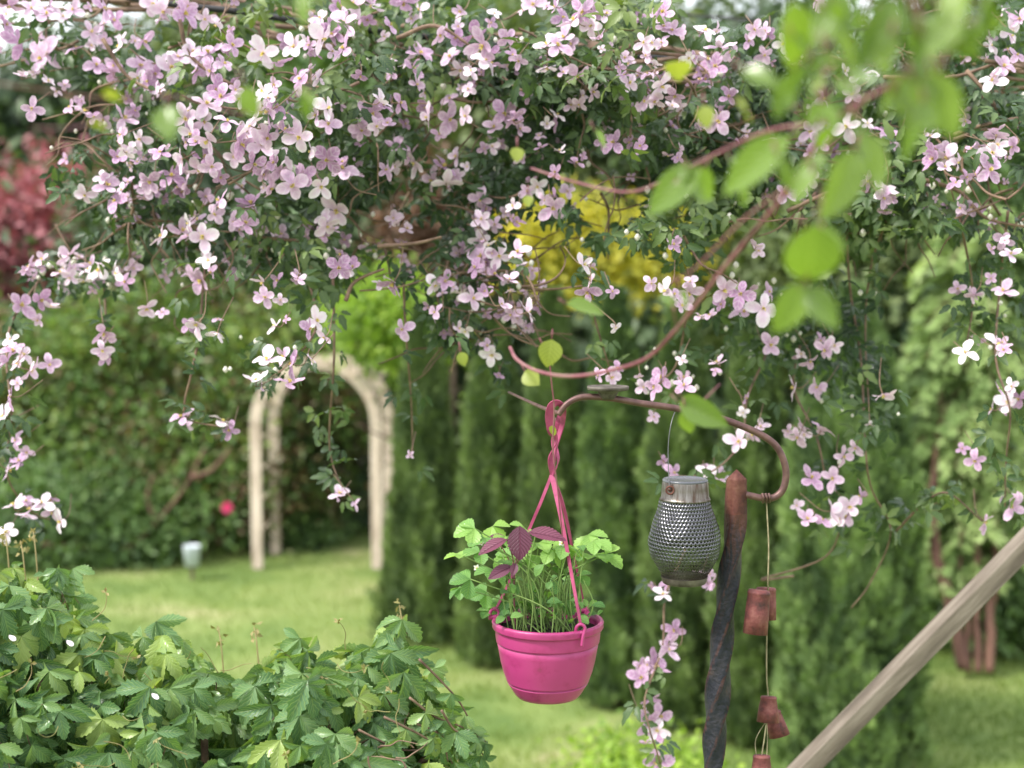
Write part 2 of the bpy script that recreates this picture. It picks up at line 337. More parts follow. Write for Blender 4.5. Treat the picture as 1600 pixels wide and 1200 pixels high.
tree('backing_tree','grey green tree behind the right hand conifers','tree',1290,440,210,130,14.5,MT['olive'],330,44,.13)
tree('crimson_shrub','crimson leaved shrub at the far left edge','shrub',35,420,105,125,20,MT['redleaf'],150,40,.16,spread=.34,trunk=False,lobes=[(-.2,.1,1,1,.8),(.5,-.7,.45,.4,.2)])
tree('rusty_shrub','rust brown shrub showing through the gap in the centre of the clematis','shrub',700,360,75,75,16.5,MT['rust'],90,40,.14,trunk=False)
tree('golden_shrub','bright golden yellow shrub above the conifer row','shrub',950,395,150,58,14,MT['gold'],120,40,.10,trunk=False,lobes=[(-.45,-.1,.5,.9,.5),(.2,.0,.8,.8,.5)])
tree('bronze_shrub','big green shrub with bronze young leaves left of the wooden arch','shrub',230,690,330,240,16.2,MT['photinia'],1300,48,.085,spread=.17,trunk=False,depth_r=1.1,lobes=[(0,.15,1,.85,.6),(-.7,.35,.5,.6,.2),(.65,-.35,.45,.6,.25),(.1,-.6,.35,.4,.12),(-.45,-.35,.4,.5,.15),(.3,.2,.5,.5,.2)])
tree('rounded_shrub','rounded mid green shrub low at the left, in front of the bronze leaved shrub','shrub',110,815,140,90,14.7,MT['mid'],240,44,.08,trunk=False,depth_r=.6,lobes=[(0,0,1,1,.7),(.8,.3,.5,.6,.3),(-.5,-.4,.5,.6,.2)])
tree('dark_shrub','dark green shrub seen through the wooden arch','shrub',520,760,140,170,17,MT['dark'],330,44,.11,trunk=False)
tree('grey_shrub','greyish pink flowering shrub high inside the wooden arch','shrub',525,640,65,85,16.2,MT['greyleaf'],70,36,.09,trunk=False)
tree('lime_shrub','lime green shrub between the arch top and the leftmost conifer','shrub',620,500,85,60,13.6,MT['lime'],110,40,.08,trunk=False)
tree('low_shrub','low mid green shrub at the foot of the left arch post','shrub',470,850,60,40,15.6,MT['mid'],70,40,.07,trunk=False)
tree('shade_shrub','shady green shrub behind the brown trunks at the right','shrub',1570,950,160,110,11.6,MT['mid'],330,44,.10,trunk=False)
tree('edge_shrub','dark shrub behind the drooping conifer at the right edge','shrub',1520,640,190,260,14,MT['dark'],420,44,.13,trunk=False)
tree('front_shrub','bright lime green plant at the bottom edge between pot and twisted post','plant',1000,1232,110,60,7.4,MT['lime'],110,36,.05,trunk=False,depth_r=.35)
# cover behind
tree('hedge_tree','dark far tree behind the wooden arch and bronze shrub','tree',300,560,420,260,22,MT['dark'],420,40,.25)
tree('far_tree','far dark tree mass behind the conifer row','tree',1000,520,430,240,21,MT['dark'],420,40,.25)

# pink rose flower and pale pot on/below the bronze shrub
def rose(c,r,name,parent):
    mb=MB()
    for ring,(n,tilt,s) in enumerate([(7,.3,1),(6,.7,.8),(5,1.1,.6),(4,1.4,.4)]):
        for k in range(n):
            a=2*math.pi*k/n+ring*.4; o=np.array([math.cos(a),0,math.sin(a)]); f=np.array([0,-1,0])
            d=norm(o*math.cos(tilt)+f*math.sin(tilt)); 
            mb.inst(L_OVAL,[c],frames([d],[f*math.cos(tilt)-o*math.sin(tilt)]),np.array([[r*s*1.5,r*s,r*s]]),[random.random()])
    return mb.build(name,MT['hotpink'],parent)
sh=[o for o in col.objects if o.name=='bronze_shrub'][0]
mb=MB()
for bp_ in ([(185,860),(215,845),(245,815),(290,760),(320,700)],[(60,850),(130,855),(190,858),(215,870)],[(245,815),(230,780),(240,740)],[(300,745),(330,735),(360,700)]):
    tube(mb,[P(x,y,14.4) for x,y in bp_],[.035,.02,.012],6)
mb.build('bare_branch',MT['bark_red'],sh)
f=rose(P(355,793,14.2),.066,'flower',sh); f['label']='single bright pink flower'
c=P(300,868,13.9)
mb=MB(); lathe(mb,[(.0,-.1),(.07,-.1),(.085,.09),(.09,.1),(.08,.1),(.07,.0),(0,0)],c,20)
MT['palepot']=surf('pale_plastic',[(.5,.55,.62),(.6,.65,.7)],5,.5)
tb=thing('garden_pot','small pale bluish pot low in the bronze shrub left of the arch','pot',(c[0],c[1],c[2]-.1)); mb.build('body',MT['palepot'],tb)
mb=MB(); tube(mb,[c+[0,0,-.1],c+[.0,0,-.45],[c[0],c[1],-.02]],.02,6); mb.build('stake',MT['bark'],tb)

# ------------------------------------------------------------------ conifer row
def thuja(px, base_py, halfw, top_py, m, label, n=5200):
    g=G(px,base_py); d=g[1]; ht=P(px,top_py,d)[2]; r=M(halfw,d)
    t=thing('conifer',label,'conifer',(g[0],d,0),'clipped columnar conifers in the row')
    mb=MB(); hN=rs.rand(n)**.9; a=rs.rand(n)*2*math.pi
    fl=.85 if px<700 else .16; prof=np.where(hN<.5,1+fl*(1-hN/.5),np.maximum(.03,1-((hN-.5)/.5)**1.7))*.98
    k1=rs.rand()*6; ridg=1+.06*np.sin(a*5+k1+hN*2)+.08*np.sin(hN*23+a*3+k1)+.06*np.sin(a*9+hN*17)+.05*np.sin(a*14-hN*31+k1)
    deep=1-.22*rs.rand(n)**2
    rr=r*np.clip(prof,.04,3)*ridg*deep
    o=np.column_stack([np.cos(a),np.sin(a),np.zeros(n)])
    pts=np.column_stack([g[0]+rr*np.cos(a),d+rr*np.sin(a),hN*ht])
    dr=norm(o*.5+[0,0,1.]+rs.normal(size=(n,3))*.28); nr=norm(o+rs.normal(size=(n,3))*.45+[0,0,.25])
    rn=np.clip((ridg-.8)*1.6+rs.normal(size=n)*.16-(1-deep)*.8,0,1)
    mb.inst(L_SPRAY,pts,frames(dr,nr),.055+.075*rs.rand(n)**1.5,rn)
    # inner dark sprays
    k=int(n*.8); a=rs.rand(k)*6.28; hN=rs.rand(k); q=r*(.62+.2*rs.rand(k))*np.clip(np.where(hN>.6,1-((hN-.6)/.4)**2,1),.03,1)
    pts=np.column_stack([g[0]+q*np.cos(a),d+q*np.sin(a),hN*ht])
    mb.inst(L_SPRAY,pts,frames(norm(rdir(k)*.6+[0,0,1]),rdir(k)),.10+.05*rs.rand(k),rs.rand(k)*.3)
    mb.build('crown',m,t)
    tb=MB(); tube(tb,[(g[0],d,-.03),(g[0],d,ht*.5),(g[0],d,ht*.9)],[.06,.05,.01],8); tb.build('trunk',MT['bark_red'],t)
TJ=[(664,990,42,492,0,'leftmost and farthest conifer of the row, beside the wooden arch'),
    (770,1030,46,500,0,'second conifer from the left, behind the left side of the pot plants'),
    (862,1062,42,470,0,'third conifer from the left, directly behind the pink pot'),
    (958,1092,46,470,1,'fourth conifer from the left, right of the pink hanger'),
    (1058,1125,50,480,0,'fifth conifer from the left, behind the metal lantern'),
    (1172,1150,50,490,0,'sixth conifer from the left, behind the twisted post and bells'),
    (1322,1185,98,470,1,'widest and nearest conifer of the row, behind the wooden handrail')]
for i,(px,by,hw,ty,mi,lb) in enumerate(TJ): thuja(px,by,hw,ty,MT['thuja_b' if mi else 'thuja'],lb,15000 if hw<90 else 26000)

# drooping feathery conifer on the right with brown trunks
def feather():
    g=G(1512,1055); d=g[1]; t=thing('drooping_conifer','pale feathery conifer with drooping branches on several brown trunks at the right','conifer',(g[0],d,0))
    for (ax,ay,bx,by,r) in ((1506,1045,1458,810,.045),(1528,1050,1528,880,.028),(1545,1050,1556,860,.035),(1514,1050,1500,900,.022)):
        tb=MB(); a=P(ax,ay,d); e=P(bx,by,d+.1); tube(tb,[a,a*.7+e*.3,(a+e)/2+[.05*random.uniform(-1,1),0,0],e,P(bx+(1500-bx)*.5,500,d+.2)],[r*1.1,r,r*.9,r*.3],8); tb.build('trunk',MT['bark_red'],t)
    mb=MB(); br=MB()
    for k in range(300):
        py=random.uniform(330,900)**1.0; z0=P(1530,py,d+.3)[2]
        a=random.uniform(0,6.28); Lb=M(random.uniform(80,150)*(1-.35*abs((py-640)/300)),d)
        s=np.array([g[0]+.12,d+.35,z0]); o=np.array([math.cos(a),math.sin(a)*.8,0])
        pts=[s+o*Lb*u+np.array([0,0,.18*Lb*math.sin(u*3)-.35*Lb*u*u]) for u in np.linspace(0,1,7)]
        tube(br,pts,[.012,.003],4,n=2)
        n=150; u=rs.rand(n)**.7; sd=np.cross(o,[0,0,1])
        p=np.array([np.interp(u,np.linspace(0,1,7),[q[i] for q in pts]) for i in range(3)]).T
        side=rs.choice([-1,1],n); w=rs.rand(n)*.22*Lb
        p=p+sd[None]*(side*w)[:,None]+np.column_stack([np.zeros(n)]*2+[-w*.35+rs.normal(size=n)*.012])
        dr=norm(o[None]*.7+sd[None]*side[:,None]*.7+[0,0,-.35]+rs.normal(size=(n,3))*.2)
        rb=random.random()*.6
        mb.inst(L_SPRAY,p,frames(dr,np.tile([0,0,1.],(n,1))+rs.normal(size=(n,3))*.25),.05+.055*rs.rand(n),np.clip(rb+u*.3+rs.rand(n)*.15,0,1))
    mb.build('crown',MT['feather'],t); br.build('branches',MT['bark_red'],t)
feather()

# ------------------------------------------------------------------ wooden arch
def arch():
    d=14.4; gl=G(400,886); t=thing('garden_arch','pale wooden garden arch with rounded top on the far lawn edge','arch',(P(495,886,d)[0],d,0))
    def frame(dd,xl,xr,ztop,rj):
        zs=ztop-rj*1.0
        for x in (xl,xr):
            mb=MB(); bar(mb,(x,dd,-.03),(x,dd,zs),(1,0,0),.05,.11); mb.build('post',MT['wood_arch'],t,smooth=False)
        mb=MB(); n=7; cx=(xl+xr)/2; rx=(xr-xl)/2
        for k in range(n):        # the curved top is made of straight-cut curved segments
            a0=math.pi*k/n; a1=math.pi*(k+1)/n
            V=[];m=4
            for i in range(m+1):
                a=a0+(a1-a0)*i/m+(.004 if i==0 else 0); 
                for q,yy in ((-.055,-.03),(.055,-.03),(.055,.03),(-.055,.03)):
                    V.append((cx-(rx+q)*math.cos(a),dd+yy,zs+(rj+q)*math.sin(a)))
            F=[(i*4+j,i*4+(j+1)%4,i*4+4+(j+1)%4,i*4+4+j) for i in range(m) for j in range(4)]+[(3,2,1,0),(m*4,m*4+1,m*4+2,m*4+3)]
            mb.add(V,F,None,k/n)
        mb.build('curved_top',MT['wood_arch'],t,smooth=False)
        return zs
    xl=P(400,700,d)[0]; xr=P(588,700,d)[0]; zt=P(495,568,d)[2]
    rj=M(95,d)
    zs=frame(d,xl,xr,zt,rj); frame(d+.75,xl+.06,xr+.06,zt,rj)
    for s,x in ((0,xl),(0,xr)):
        for k in range(6):
            z=.35+k*.32; mb=MB(); bar(mb,(x,d+.03,z),(x+.06,d+.72,z),(0,0,1),.02,.03); mb.build('side_rung',MT['wood_arch'],t)
    for k in range(1,7):
        a=math.pi*k/7; p=np.array([(xl+xr)/2-(xr-xl)/2*math.cos(a)*1.04,d-.1,zs+rj*math.sin(a)*1.04]); mb=MB(); bar(mb,p,p+[.06,.95,0],(math.cos(a),0,math.sin(a)),.05,.02); mb.build('top_slat',MT['wood_arch'],t)
arch()

# ------------------------------------------------------------------ overhead cables
MT['cable']=surf('black_cable',[(.012,.012,.014),(.03,.03,.034)],20,.55)
def cable(pts,dd,r,label):
    mb=MB(); p=[P(x,y,d) for (x,y),d in zip(pts,dd)]; tube(mb,p,r,8,n=8); o=mb.build('overhead_cable',MT['cable']); tag(o,label,'cable')
cable([(-500,-190),(100,-30),(240,2),(370,18),(490,36),(700,62),(950,86),(1300,98),(1700,112),(2300,140)],[3.9,3.9,3.85,3.85,3.85,4.0,4.2,4.3,4.3,4.3],.0085,'thick black cable carrying the clematis, from the top left to the right edge')
cable([(500,-60),(870,2),(1130,28),(1300,42),(1430,52),(1700,70),(2300,120)],[7,6.8,6.6,6.4,6.2,6,5.6],.007,'thin black cable crossing the white sky patch at the upper right')

# ------------------------------------------------------------------ clematis
def petal_t(cup, w):
    V=[];uv=[];F=[];rows=7
    for i in range(rows+1):
        v=i/rows; wd=w*(math.sin(math.pi*min(1,(v*.93+.02))**1.15)**.62)*.5
        for j in range(5):
            u=(j-2)/2; V.append((u*wd, v*.98+.03, cup*(v*v*.5-.10)+.10*wd*abs(u)*1.5-.06*math.sin(v*9)*abs(u)*wd*2)); uv.append((u,v))
    for i in range(rows):
        for j in range(4): a=i*5+j; F.append((a,a+1,a+6,a+5))
    return np.array(V),F,np.array(uv)
def flower_t(seed):
    r=random.Random(seed); V=[];F=[];uv=[];mi=[]
    for k in range(4):
        pt=petal_t(r.uniform(-.75,.75),r.uniform(.56,.82)); a=k*math.pi/2+r.uniform(-.14,.14); s=r.uniform(.78,1.08); tl=r.uniform(-.35,.5)
        Rm=np.array(Matrix.Rotation(a,3,'Z')@Matrix.Rotation(tl,3,'X')@Matrix.Rotation(r.uniform(-.25,.25),3,'Y')); b=len(V)
        V+= [tuple(Rm@(v*s)+[0,0,.012*k]) for v in pt[0]]; F+=[tuple(i+b for i in f) for f in pt[1]]; uv+=list(map(tuple,pt[2])); mi+=[0]*len(pt[1])
    for k in range(22):   # stamens
        a=r.uniform(0,6.28); q=r.uniform(.02,.17); b=len(V); o=np.array([math.cos(a),math.sin(a),0]); s=np.array([-o[1],o[0],0])*.018
        p0=o*.02; p1=o*q+[0,0,r.uniform(.14,.24)]
        V+=[tuple(p0-s),tuple(p0+s),tuple(p1+s*1.7),tuple(p1-s*1.7)]; F.append((b,b+1,b+2,b+3)); uv+=[(0,0)]*4; mi.append(1)
    return np.array(V)*.5,F,np.array(uv),mi      # diameter about 1
FT=[flower_t(i) for i in range(20)]

FL="""15,8,45 33,68,66 70,20,42 10,40,42 112,12,35 98,28,30 160,12,45 145,48,40 122,80,38 150,105,42 184,72,36 222,65,44 215,98,46 178,112,40 235,8,40 256,15,45 290,25,58
268,105,56 298,85,52 325,85,52 330,110,42 228,125,38 242,138,32 32,118,30 75,128,30 48,168,38 108,165,30 130,175,44 148,180,26 198,190,50 193,210,34 168,288,48 185,245,34 200,240,30
235,282,44 268,275,54 290,288,42 322,222,54 375,223,56 285,250,48 330,258,42 322,160,56 345,152,48 290,185,48 300,210,44 390,200,50 395,255,44 250,240,36 355,190,40 230,300,36
413,82,54 458,72,48 503,58,56 535,75,48 540,35,56 530,12,44 552,5,48 500,28,38 580,5,46 632,5,50 688,50,50 658,85,54 702,90,52 755,70,62 758,95,52 412,140,44 420,172,52 508,170,48
472,122,46 405,178,50 410,225,56 470,215,54 500,120,30 597,160,44 580,178,48 625,165,42 668,180,48 700,190,50 728,182,38 787,175,48 620,228,44 650,255,50 692,260,56 715,245,34 695,290,52
590,200,38 510,250,54 535,265,48 440,245,48 455,290,56 500,290,44 425,292,40 605,268,36 565,205,38 440,200,40 360,70,40 340,40,36 610,40,36 720,20,34 770,20,30
835,8,40 865,8,32 898,32,58 915,18,48 948,22,38 1035,15,52 870,75,52 855,105,44 895,118,42 1055,50,38 1105,45,42 1125,75,48 1115,105,50 1005,65,36 985,128,38 1035,137,48 1055,147,38 1010,158,38
925,145,34 905,165,30 870,178,30 958,222,44 1000,230,36 1125,190,50 1140,150,34 1060,235,28 855,195,26 875,235,26 870,265,30 905,255,34 840,290,40 1180,48,34 1195,52,34 800,190,38 820,150,30 840,215,28 815,250,26
1225,70,38 1205,215,26 1345,120,52 1268,205,46 1284,222,44 1322,198,50 1385,205,50 1355,190,24 1455,215,30 1460,250,54 1480,243,44 1497,255,30 1555,212,48 1550,238,42 1545,266,52 1522,276,38 1550,122,46 1566,108,46 1577,45,42
1592,25,38 1590,85,34 1510,192,20 1250,285,54 1268,278,42 1385,290,48 1583,230,34 1548,73,36 1285,152,36 1275,5,34 1195,90,30 1165,210,28 1430,190,24 1500,320,26
180,313,48 136,305,40 255,370,46 285,362,50 318,370,54 292,345,34 312,438,54 326,412,38 110,400,52 95,422,38 45,418,42 155,422,52 183,425,42 130,440,32 30,483,52 62,468,42 340,315,44 335,336,34 392,320,48 382,350,44
230,478,42 165,520,48 160,545,36 308,508,48 336,518,40 22,552,48 46,578,48 8,566,42 15,620,44 8,652,48 22,682,34 285,652,44 348,660,44 360,672,34 525,330,62 505,348,38 410,442,40 416,464,38 432,512,34 465,435,28
525,418,46 542,430,38 494,500,50 506,526,30 415,565,52 402,592,46 458,572,52 452,598,48 490,563,26 612,440,52 620,350,34 680,445,38 695,438,34 750,405,52 778,400,44 745,422,38 745,330,34 756,346,38 750,372,38 762,384,30
682,488,38 632,512,38 740,465,48 722,458,34 715,515,26 728,522,28 770,555,42 780,590,18 785,480,34 752,315,38 802,325,34 770,430,40 800,440,34
865,325,50 805,342,34 812,395,42 910,410,38 920,455,44 825,490,50 1038,452,48 1080,460,44 1133,455,54 1160,462,50 1190,475,56 1110,495,30 1052,380,30 960,510,22 957,590,40 1002,605,30 1032,588,46 1025,606,42 1068,605,38
1120,570,36 1153,690,46 1178,680,38 1203,540,46 1165,620,26 1160,645,22 1065,565,20 1020,650,26 1290,547,40 1305,538,32 1265,567,34 1238,606,42 1280,602,40 1382,620,46 1360,665,18 1252,682,38 1280,675,46 1315,712,38 1335,700,32
1270,745,46 1302,747,44 1180,385,30 1382,310,46 1570,375,34 1578,395,34 1518,460,36 1568,455,44 1510,550,44 1558,538,46 1572,548,34 1572,630,44 1592,625,44 1550,638,28 1525,720,42 1262,810,38 1298,800,52 1325,790,44 1347,778,34 1310,812,44
1285,812,34 1535,815,44 1582,790,48 532,770,38 556,785,30 645,713,16 12,735,40 30,722,34 20,790,48 45,800,46 66,788,46 95,812,46 10,830,42 1020,1040,50 1050,1010,44 1003,1058,38 1010,1128,52 1026,1138,36 1030,1190,48
1035,930,32 1105,912,30 1050,738,34 1102,738,42 1122,742,38 1045,780,34 1190,250,26 960,455,22 980,90,30 1020,100,28 1075,90,30 940,60,32 650,130,30 560,120,30 600,100,30 730,140,30 770,230,28 740,110,30 790,60,34 810,95,30"""
flowers=[tuple(map(float,s.split(','))) for s in FL.split()]
rs2=np.random.RandomState(11)
blobs=[(330,90,260,120,900),(270,250,180,110,600),(480,220,200,130,900),(300,370,150,70,260),(480,380,150,70,360),(640,90,220,100,900),(650,270,150,120,500),(760,180,160,130,600),
 (900,80,220,90,800),(900,220,180,110,650),(1060,230,170,130,600),(1090,110,180,62,520),(1250,150,170,120,750),(1280,270,160,70,500),(1450,250,190,100,1000),(1520,120,150,110,650),(1560,320,90,50,300),
 (1400,320,130,40,300),(80,60,90,50,60),(190,150,60,60,90),(210,320,50,60,60),(750,400,60,60,130),(730,490,60,50,150),(820,460,40,60,80),(110,430,80,30,90),(580,400,70,40,110),(960,330,110,50,130),(1120,360,110,60,220),(1180,470,70,60,120),(1250,520,50,60,60),(1330,470,60,120,140),(1100,560,90,50,80),(1340,640,60,90,120),(1560,450,40,100,40),(430,560,80,40,50),(1050,590,60,30,40)]
trails=[[(60,440),(20,500),(10,560),(18,650),(10,740),(50,800),(95,815)],[(160,425),(165,490),(160,550)],[(320,420),(315,510),(338,520)],[(205,250),(208,330),(204,410)],[(470,400),(495,505),(450,570),(405,600)],
 [(318,500),(300,580),(290,650),(350,668)],[(520,420),(522,560),(515,700),(540,775)],[(1190,470),(1200,540),(1168,620),(1158,690),(1110,738),(1050,745)],
 [(1320,320),(1328,450),(1345,560),(1352,700),(1362,765),(1392,830),(1360,910),(1330,950)],[(1390,330),(1360,420),(1352,520),(1358,640)],[(1575,330),(1562,450),(1556,560),(1578,640),(1572,720),(1570,810)],
 [(920,400),(925,480),(957,590)],[(750,300),(745,400),(720,480),(775,560),(780,592)],[(1110,740),(1075,850),(1040,930),(1035,1010),(1008,1090),(1015,1140),(1032,1200),(1035,1300)],
 [(1250,540),(1240,605),(1275,680),(1290,750),(1300,805)],[(630,430),(634,520),(642,620),(645,710)],[(1500,340),(1520,460),(1508,550)],[(1400,830),(1440,790),(1480,770),(1535,815)],[(1240,900),(1190,905),(1290,870),(1320,800)],
 [(680,440),(690,490),(715,520)],[(600,380),(612,440)],[(525,260),(530,330)],[(1080,430),(1060,560),(1030,600)]]
cl=thing('clematis_vine','pink flowering clematis draped along the black cable across the top of the view','climbing plant',tuple(P(800,60,4.3)))
def cdepth(px,py): 
    return 3.78+.13*math.sin(px*.011)+.10*math.sin(py*.017+px*.004)
lf=MB(); st=MB()
# foliage
pos=[];out=[]
for (cx,cy,rx,ry,n) in blobs:
    for _ in range(int(n*(.5 if cx<560 else .66))):
        a=random.uniform(0,6.28); q=math.sqrt(random.random())*1.08
        x=cx+rx*q*math.cos(a); y=cy+ry*q*math.sin(a)
        hole=math.sin(x*.021+y*.013)+math.sin(x*.011-y*.027+2)+.7*math.sin(x*.05+y*.06)
        if hole<-.75+.5*random.random(): continue
        pos.append(P(x,y,cdepth(x,y)+.12+random.gauss(0,1)*.17))
for tr in trails:
    q=smooth_path([(x,y,0) for x,y in tr],10)
    for i in range(0,len(q),1):
        for _ in range(2):
            if random.random()<(.26 if q[i][1]<840 else .05): pos.append(P(q[i][0]+random.gauss(0,16),q[i][1]+random.gauss(0,12),cdepth(*q[i][:2])+random.gauss(0,.05)))
pos=np.array(pos); n=len(pos)
dr=norm(np.column_stack([rs.normal(size=n)*.8,rs.normal(size=n)*.5-.25,rs.normal(size=n)*.5-.45])); nr=norm(np.column_stack([rs.normal(size=n)*.5,rs.normal(size=n)*.4-.6,rs.normal(size=n)*.4+.7]))
fr=frames(dr,nr); rn=np.clip(rs.rand(n)*.65+.25*(pos[:,1]<3.8),0,1)
for k,(ang,s) in enumerate(((0,1),(.95,.8),(-.95,.8))):
    Rm=np.array(Matrix.Rotation(ang,3,'Z')); lf.inst(L_CLEM,pos,fr@Rm,(.034+.022*rs.rand(n))*s,rn)
lo=lf.build('foliage',MT['clem'],cl)
# stems: trails, tangles, petioles
for tr in trails: 
    tube(st,[P(x,y,cdepth(x,y)+.02*math.sin(i*2)) for i,(x,y) in enumerate(tr)],[.004,.003,.002],5,n=6,rnd=random.random())
vis=[[(1000,68),(960,80),(900,108),(860,125),(820,142),(785,120)],[(950,95),(1000,82),(1080,88),(1150,90)],[(905,160),(930,110),(985,60)],[(925,95),(980,118),(1040,105)],[(970,115),(985,180),(985,215)],
 [(1380,120),(1440,125),(1500,118),(1560,100),(1620,105)],[(1490,210),(1560,190),(1640,178)],[(1490,218),(1550,200),(1640,184)],[(1510,110),(1545,150),(1570,195)],[(1540,95),(1600,105)],[(1440,280),(1500,300),(1540,340),(1610,356)],
 [(620,60),(680,40),(740,75)],[(160,60),(200,120),(260,150)],[(280,30),(300,90),(380,140),(470,160)],[(1230,330),(1300,300),(1360,300)],[(540,470),(555,440),(600,420)],[(590,385),(650,380),(690,370)]]
for tr in vis: tube(st,[P(x,y,3.62+random.uniform(-.03,.03)) for x,y in tr],[.006,.0045,.003],6,rnd=random.random())
for _ in range(330):
    b_=random.choice(blobs[:24]); x=b_[0]+random.gauss(0,.5)*b_[2]; y=b_[1]+random.gauss(0,.5)*b_[3]; a=random.choice([random.gauss(0,.5),random.gauss(1.5,.5),random.gauss(3.1,.5)]); pts=[]
    dd=cdepth(x,y)+random.uniform(-.15,.3)
    for k in range(5): pts.append(P(x,y,dd+random.gauss(0,.02))); a+=random.gauss(0,.45); x+=32*math.cos(a); y+=26*math.sin(a)
    tube(st,pts,[random.uniform(.002,.005),.0015],4,n=4,rnd=random.random(),cap=False)
# main woody stems running along the cable
for k in range(7):
    oy=random.uniform(-12,26); ph=random.random()*6
    tube(st,[P(x,np.interp(x,[-180,240,490,700,950,1300,1700],[-60,2,36,62,86,98,112])+oy+14*math.sin(x*.012+ph),4.22+.06*math.sin(x*.02+ph)) for x in range(-180,1720,70)],[.008,.007,.005],6,n=4)
# flowers
flowers.sort(key=lambda f:-f[2]); rest=MB(); fm={}
def fplace(x,y,s):
    d=cdepth(x,y)-.16-rs2.rand()*.14
    if y>620: d=3.7
    p=P(x+rs2.normal()*2,y+rs2.normal()*2,d); 
    sd=.5 if rs2.rand()<.5 else 1.0
    nr=norm(np.array([rs2.normal()*sd,-1.0,.22+rs2.normal()*sd*.8]))
    up=norm(np.array([rs2.normal(),rs2.normal(),rs2.normal()]))
    return p,frames([up],[nr])[0],s*(1.04 if y<880 else 1.2)*d/FPX
ped=st
for i,(x,y,s) in enumerate(flowers):
    p,f,sz=fplace(x,y,s); v=i%20
    if i<100:
        if v not in fm:
            m_=MB(); m_.inst(FT[v],[np.zeros(3)],np.eye(3)[None],[1.],[(v*.37)%1.]); fm[v]=m_.mesh('flower',[MT['petal'],MT['stamen']])
        o=bpy.data.objects.new('flower',fm[v]); col.objects.link(o); o.parent=cl
        o.matrix_basis=cl.matrix_basis.inverted()@Matrix.Translation(Vector(p))@Matrix(f.tolist()).to_4x4()@Matrix.Scale(sz,4)
    else: rest.inst(FT[v],[p],f[None],[sz],[rs2.rand()])
    tube(ped,[p,p-f[:,2]*sz*.35+[0,0,.01],p-f[:,2]*sz*.6+[rs2.normal()*.02,.06,.05]],[.0014,.0012],4,n=3,cap=False)
for i,(x,y,s_) in enumerate(flowers):      # neighbours tucked behind the open flowers
    for q_ in range(2 if y<880 else 3):
        if s_<28 or rs2.rand()<.28: continue
        a=rs2.rand()*6.28; p,f,sz=fplace(x+s_*.45*math.cos(a),y+s_*.4*math.sin(a),s_*(.5+.4*rs2.rand()))
        if 480<y<880 and rs2.rand()<.55: continue
        p=p+[0,.06,0]; rest.inst(FT[rs2.randint(20)],[p],f[None],[sz],[rs2.rand()*.8])
for _ in range(330):      # small half-open flowers deep in the mass
    bl=blobs[rs2.randint(0,26)]; a=rs2.rand()*6.28; q=math.sqrt(rs2.rand()); x=bl[0]+bl[2]*q*math.cos(a); y=bl[1]+bl[3]*q*math.sin(a)
    p=P(x,y,cdepth(x,y)+rs2.rand()*.2-.05); nr=norm(np.array([rs2.normal()*.8,-1,rs2.normal()*.6])); f=frames([rdir(1)[0]],[nr])[0]
    rest.inst(FT[rs2.randint(20)],[p],f[None],[(14+20*rs2.rand())*1.7e-3],[rs2.rand()*.6])
tag(rest.build('small_flowers',[MT['petal'],MT['stamen']],cl),kind='stuff')
st.build('stem',MT['vine'],cl)
bd=MB()
for _ in range(260):
    bl=blobs[rs2.randint(0,len(blobs))]; a=rs2.rand()*6.28; q=math.sqrt(rs2.rand())*1.1; x=bl[0]+bl[2]*q*math.cos(a); y=bl[1]+bl[3]*q*math.sin(a)
    p=P(x,y,cdepth(x,y)-.1+rs2.rand()*.15); r_=.004+.005*rs2.rand(); lathe(bd,[(0,-r_*1.2),(r_*.8,-r_*.5),(r_,.2*r_),(r_*.5,r_),(0,r_*1.3)],p,7,rnd=rs2.rand())
tag(bd.build('flower_buds',MT['bud'],cl),kind='stuff')

# ------------------------------------------------------------------ foreground climber
cf=lambda d: d-.55*max(0,min(1,(2.6-d)/.6))
fc=thing('foreground_climber','out of focus climber with red stems and big lime green leaves at the upper right','climbing plant',tuple(P(1540,-60,1.75)))
stm=MB()
def fstem(pts,d0,d1,r0,r1,ns=8):
    if pts[0][1]!=555: d0=cf(d0); d1=cf(d1); r0*=.45; r1*=.6
    n=len(pts); tube(stm,[P(x,y,d0+(d1-d0)*i/(n-1)) for i,(x,y) in enumerate(pts)],[r0,(r0+r1)/2,r1],ns,n=8)
fstem([(1560,-70),(1545,0),(1500,60),(1450,120),(1400,130),(1330,170),(1285,210),(1240,285),(1190,348),(1130,420),(1085,480),(1052,520),(1010,560),(950,580),(890,588),(840,580),(808,562),(797,543)],1.75,2.5,.0062,.0050)
fstem([(1240,285),(1160,345),(1085,420),(1045,440)],2.1,2.2,.004,.002)
fstem([(1290,190),(1200,205),(1120,240),(1050,275),(985,300),(900,285),(830,263)],2.1,2.4,.005,.003)
fstem([(1300,-40),(1290,60),(1280,190)],1.85,2.1,.0045,.004)
fstem([(1430,-60),(1440,60),(1470,110),(1440,180)],1.7,1.85,.005,.003)
fstem([(-60,120),(60,140),(180,155),(260,150),(320,160),(370,178),(430,170)],2.0,2.2,.0022,.002)
fstem([(50,200),(110,200),(160,190)],2.0,2.1,.002,.002)
fstem([(858,555),(862,600),(866,640),(864,700),(872,770),(880,850)],2.75,2.85,.0016,.0014)
fstem([(470,-60),(478,0),(474,40)],2.0,2.0,.002,.002)
fstem([(1265,250),(1285,330),(1270,420),(1250,450)],2.0,1.95,.003,.002)
fstem([(1060,520),(1055,500),(1050,470)],2.3,2.2,.002,.002)
fstem([(1125,600),(1100,625),(1080,650)],2.35,2.3,.002,.002)
stm.build('stem',MT['redstem'],fc)
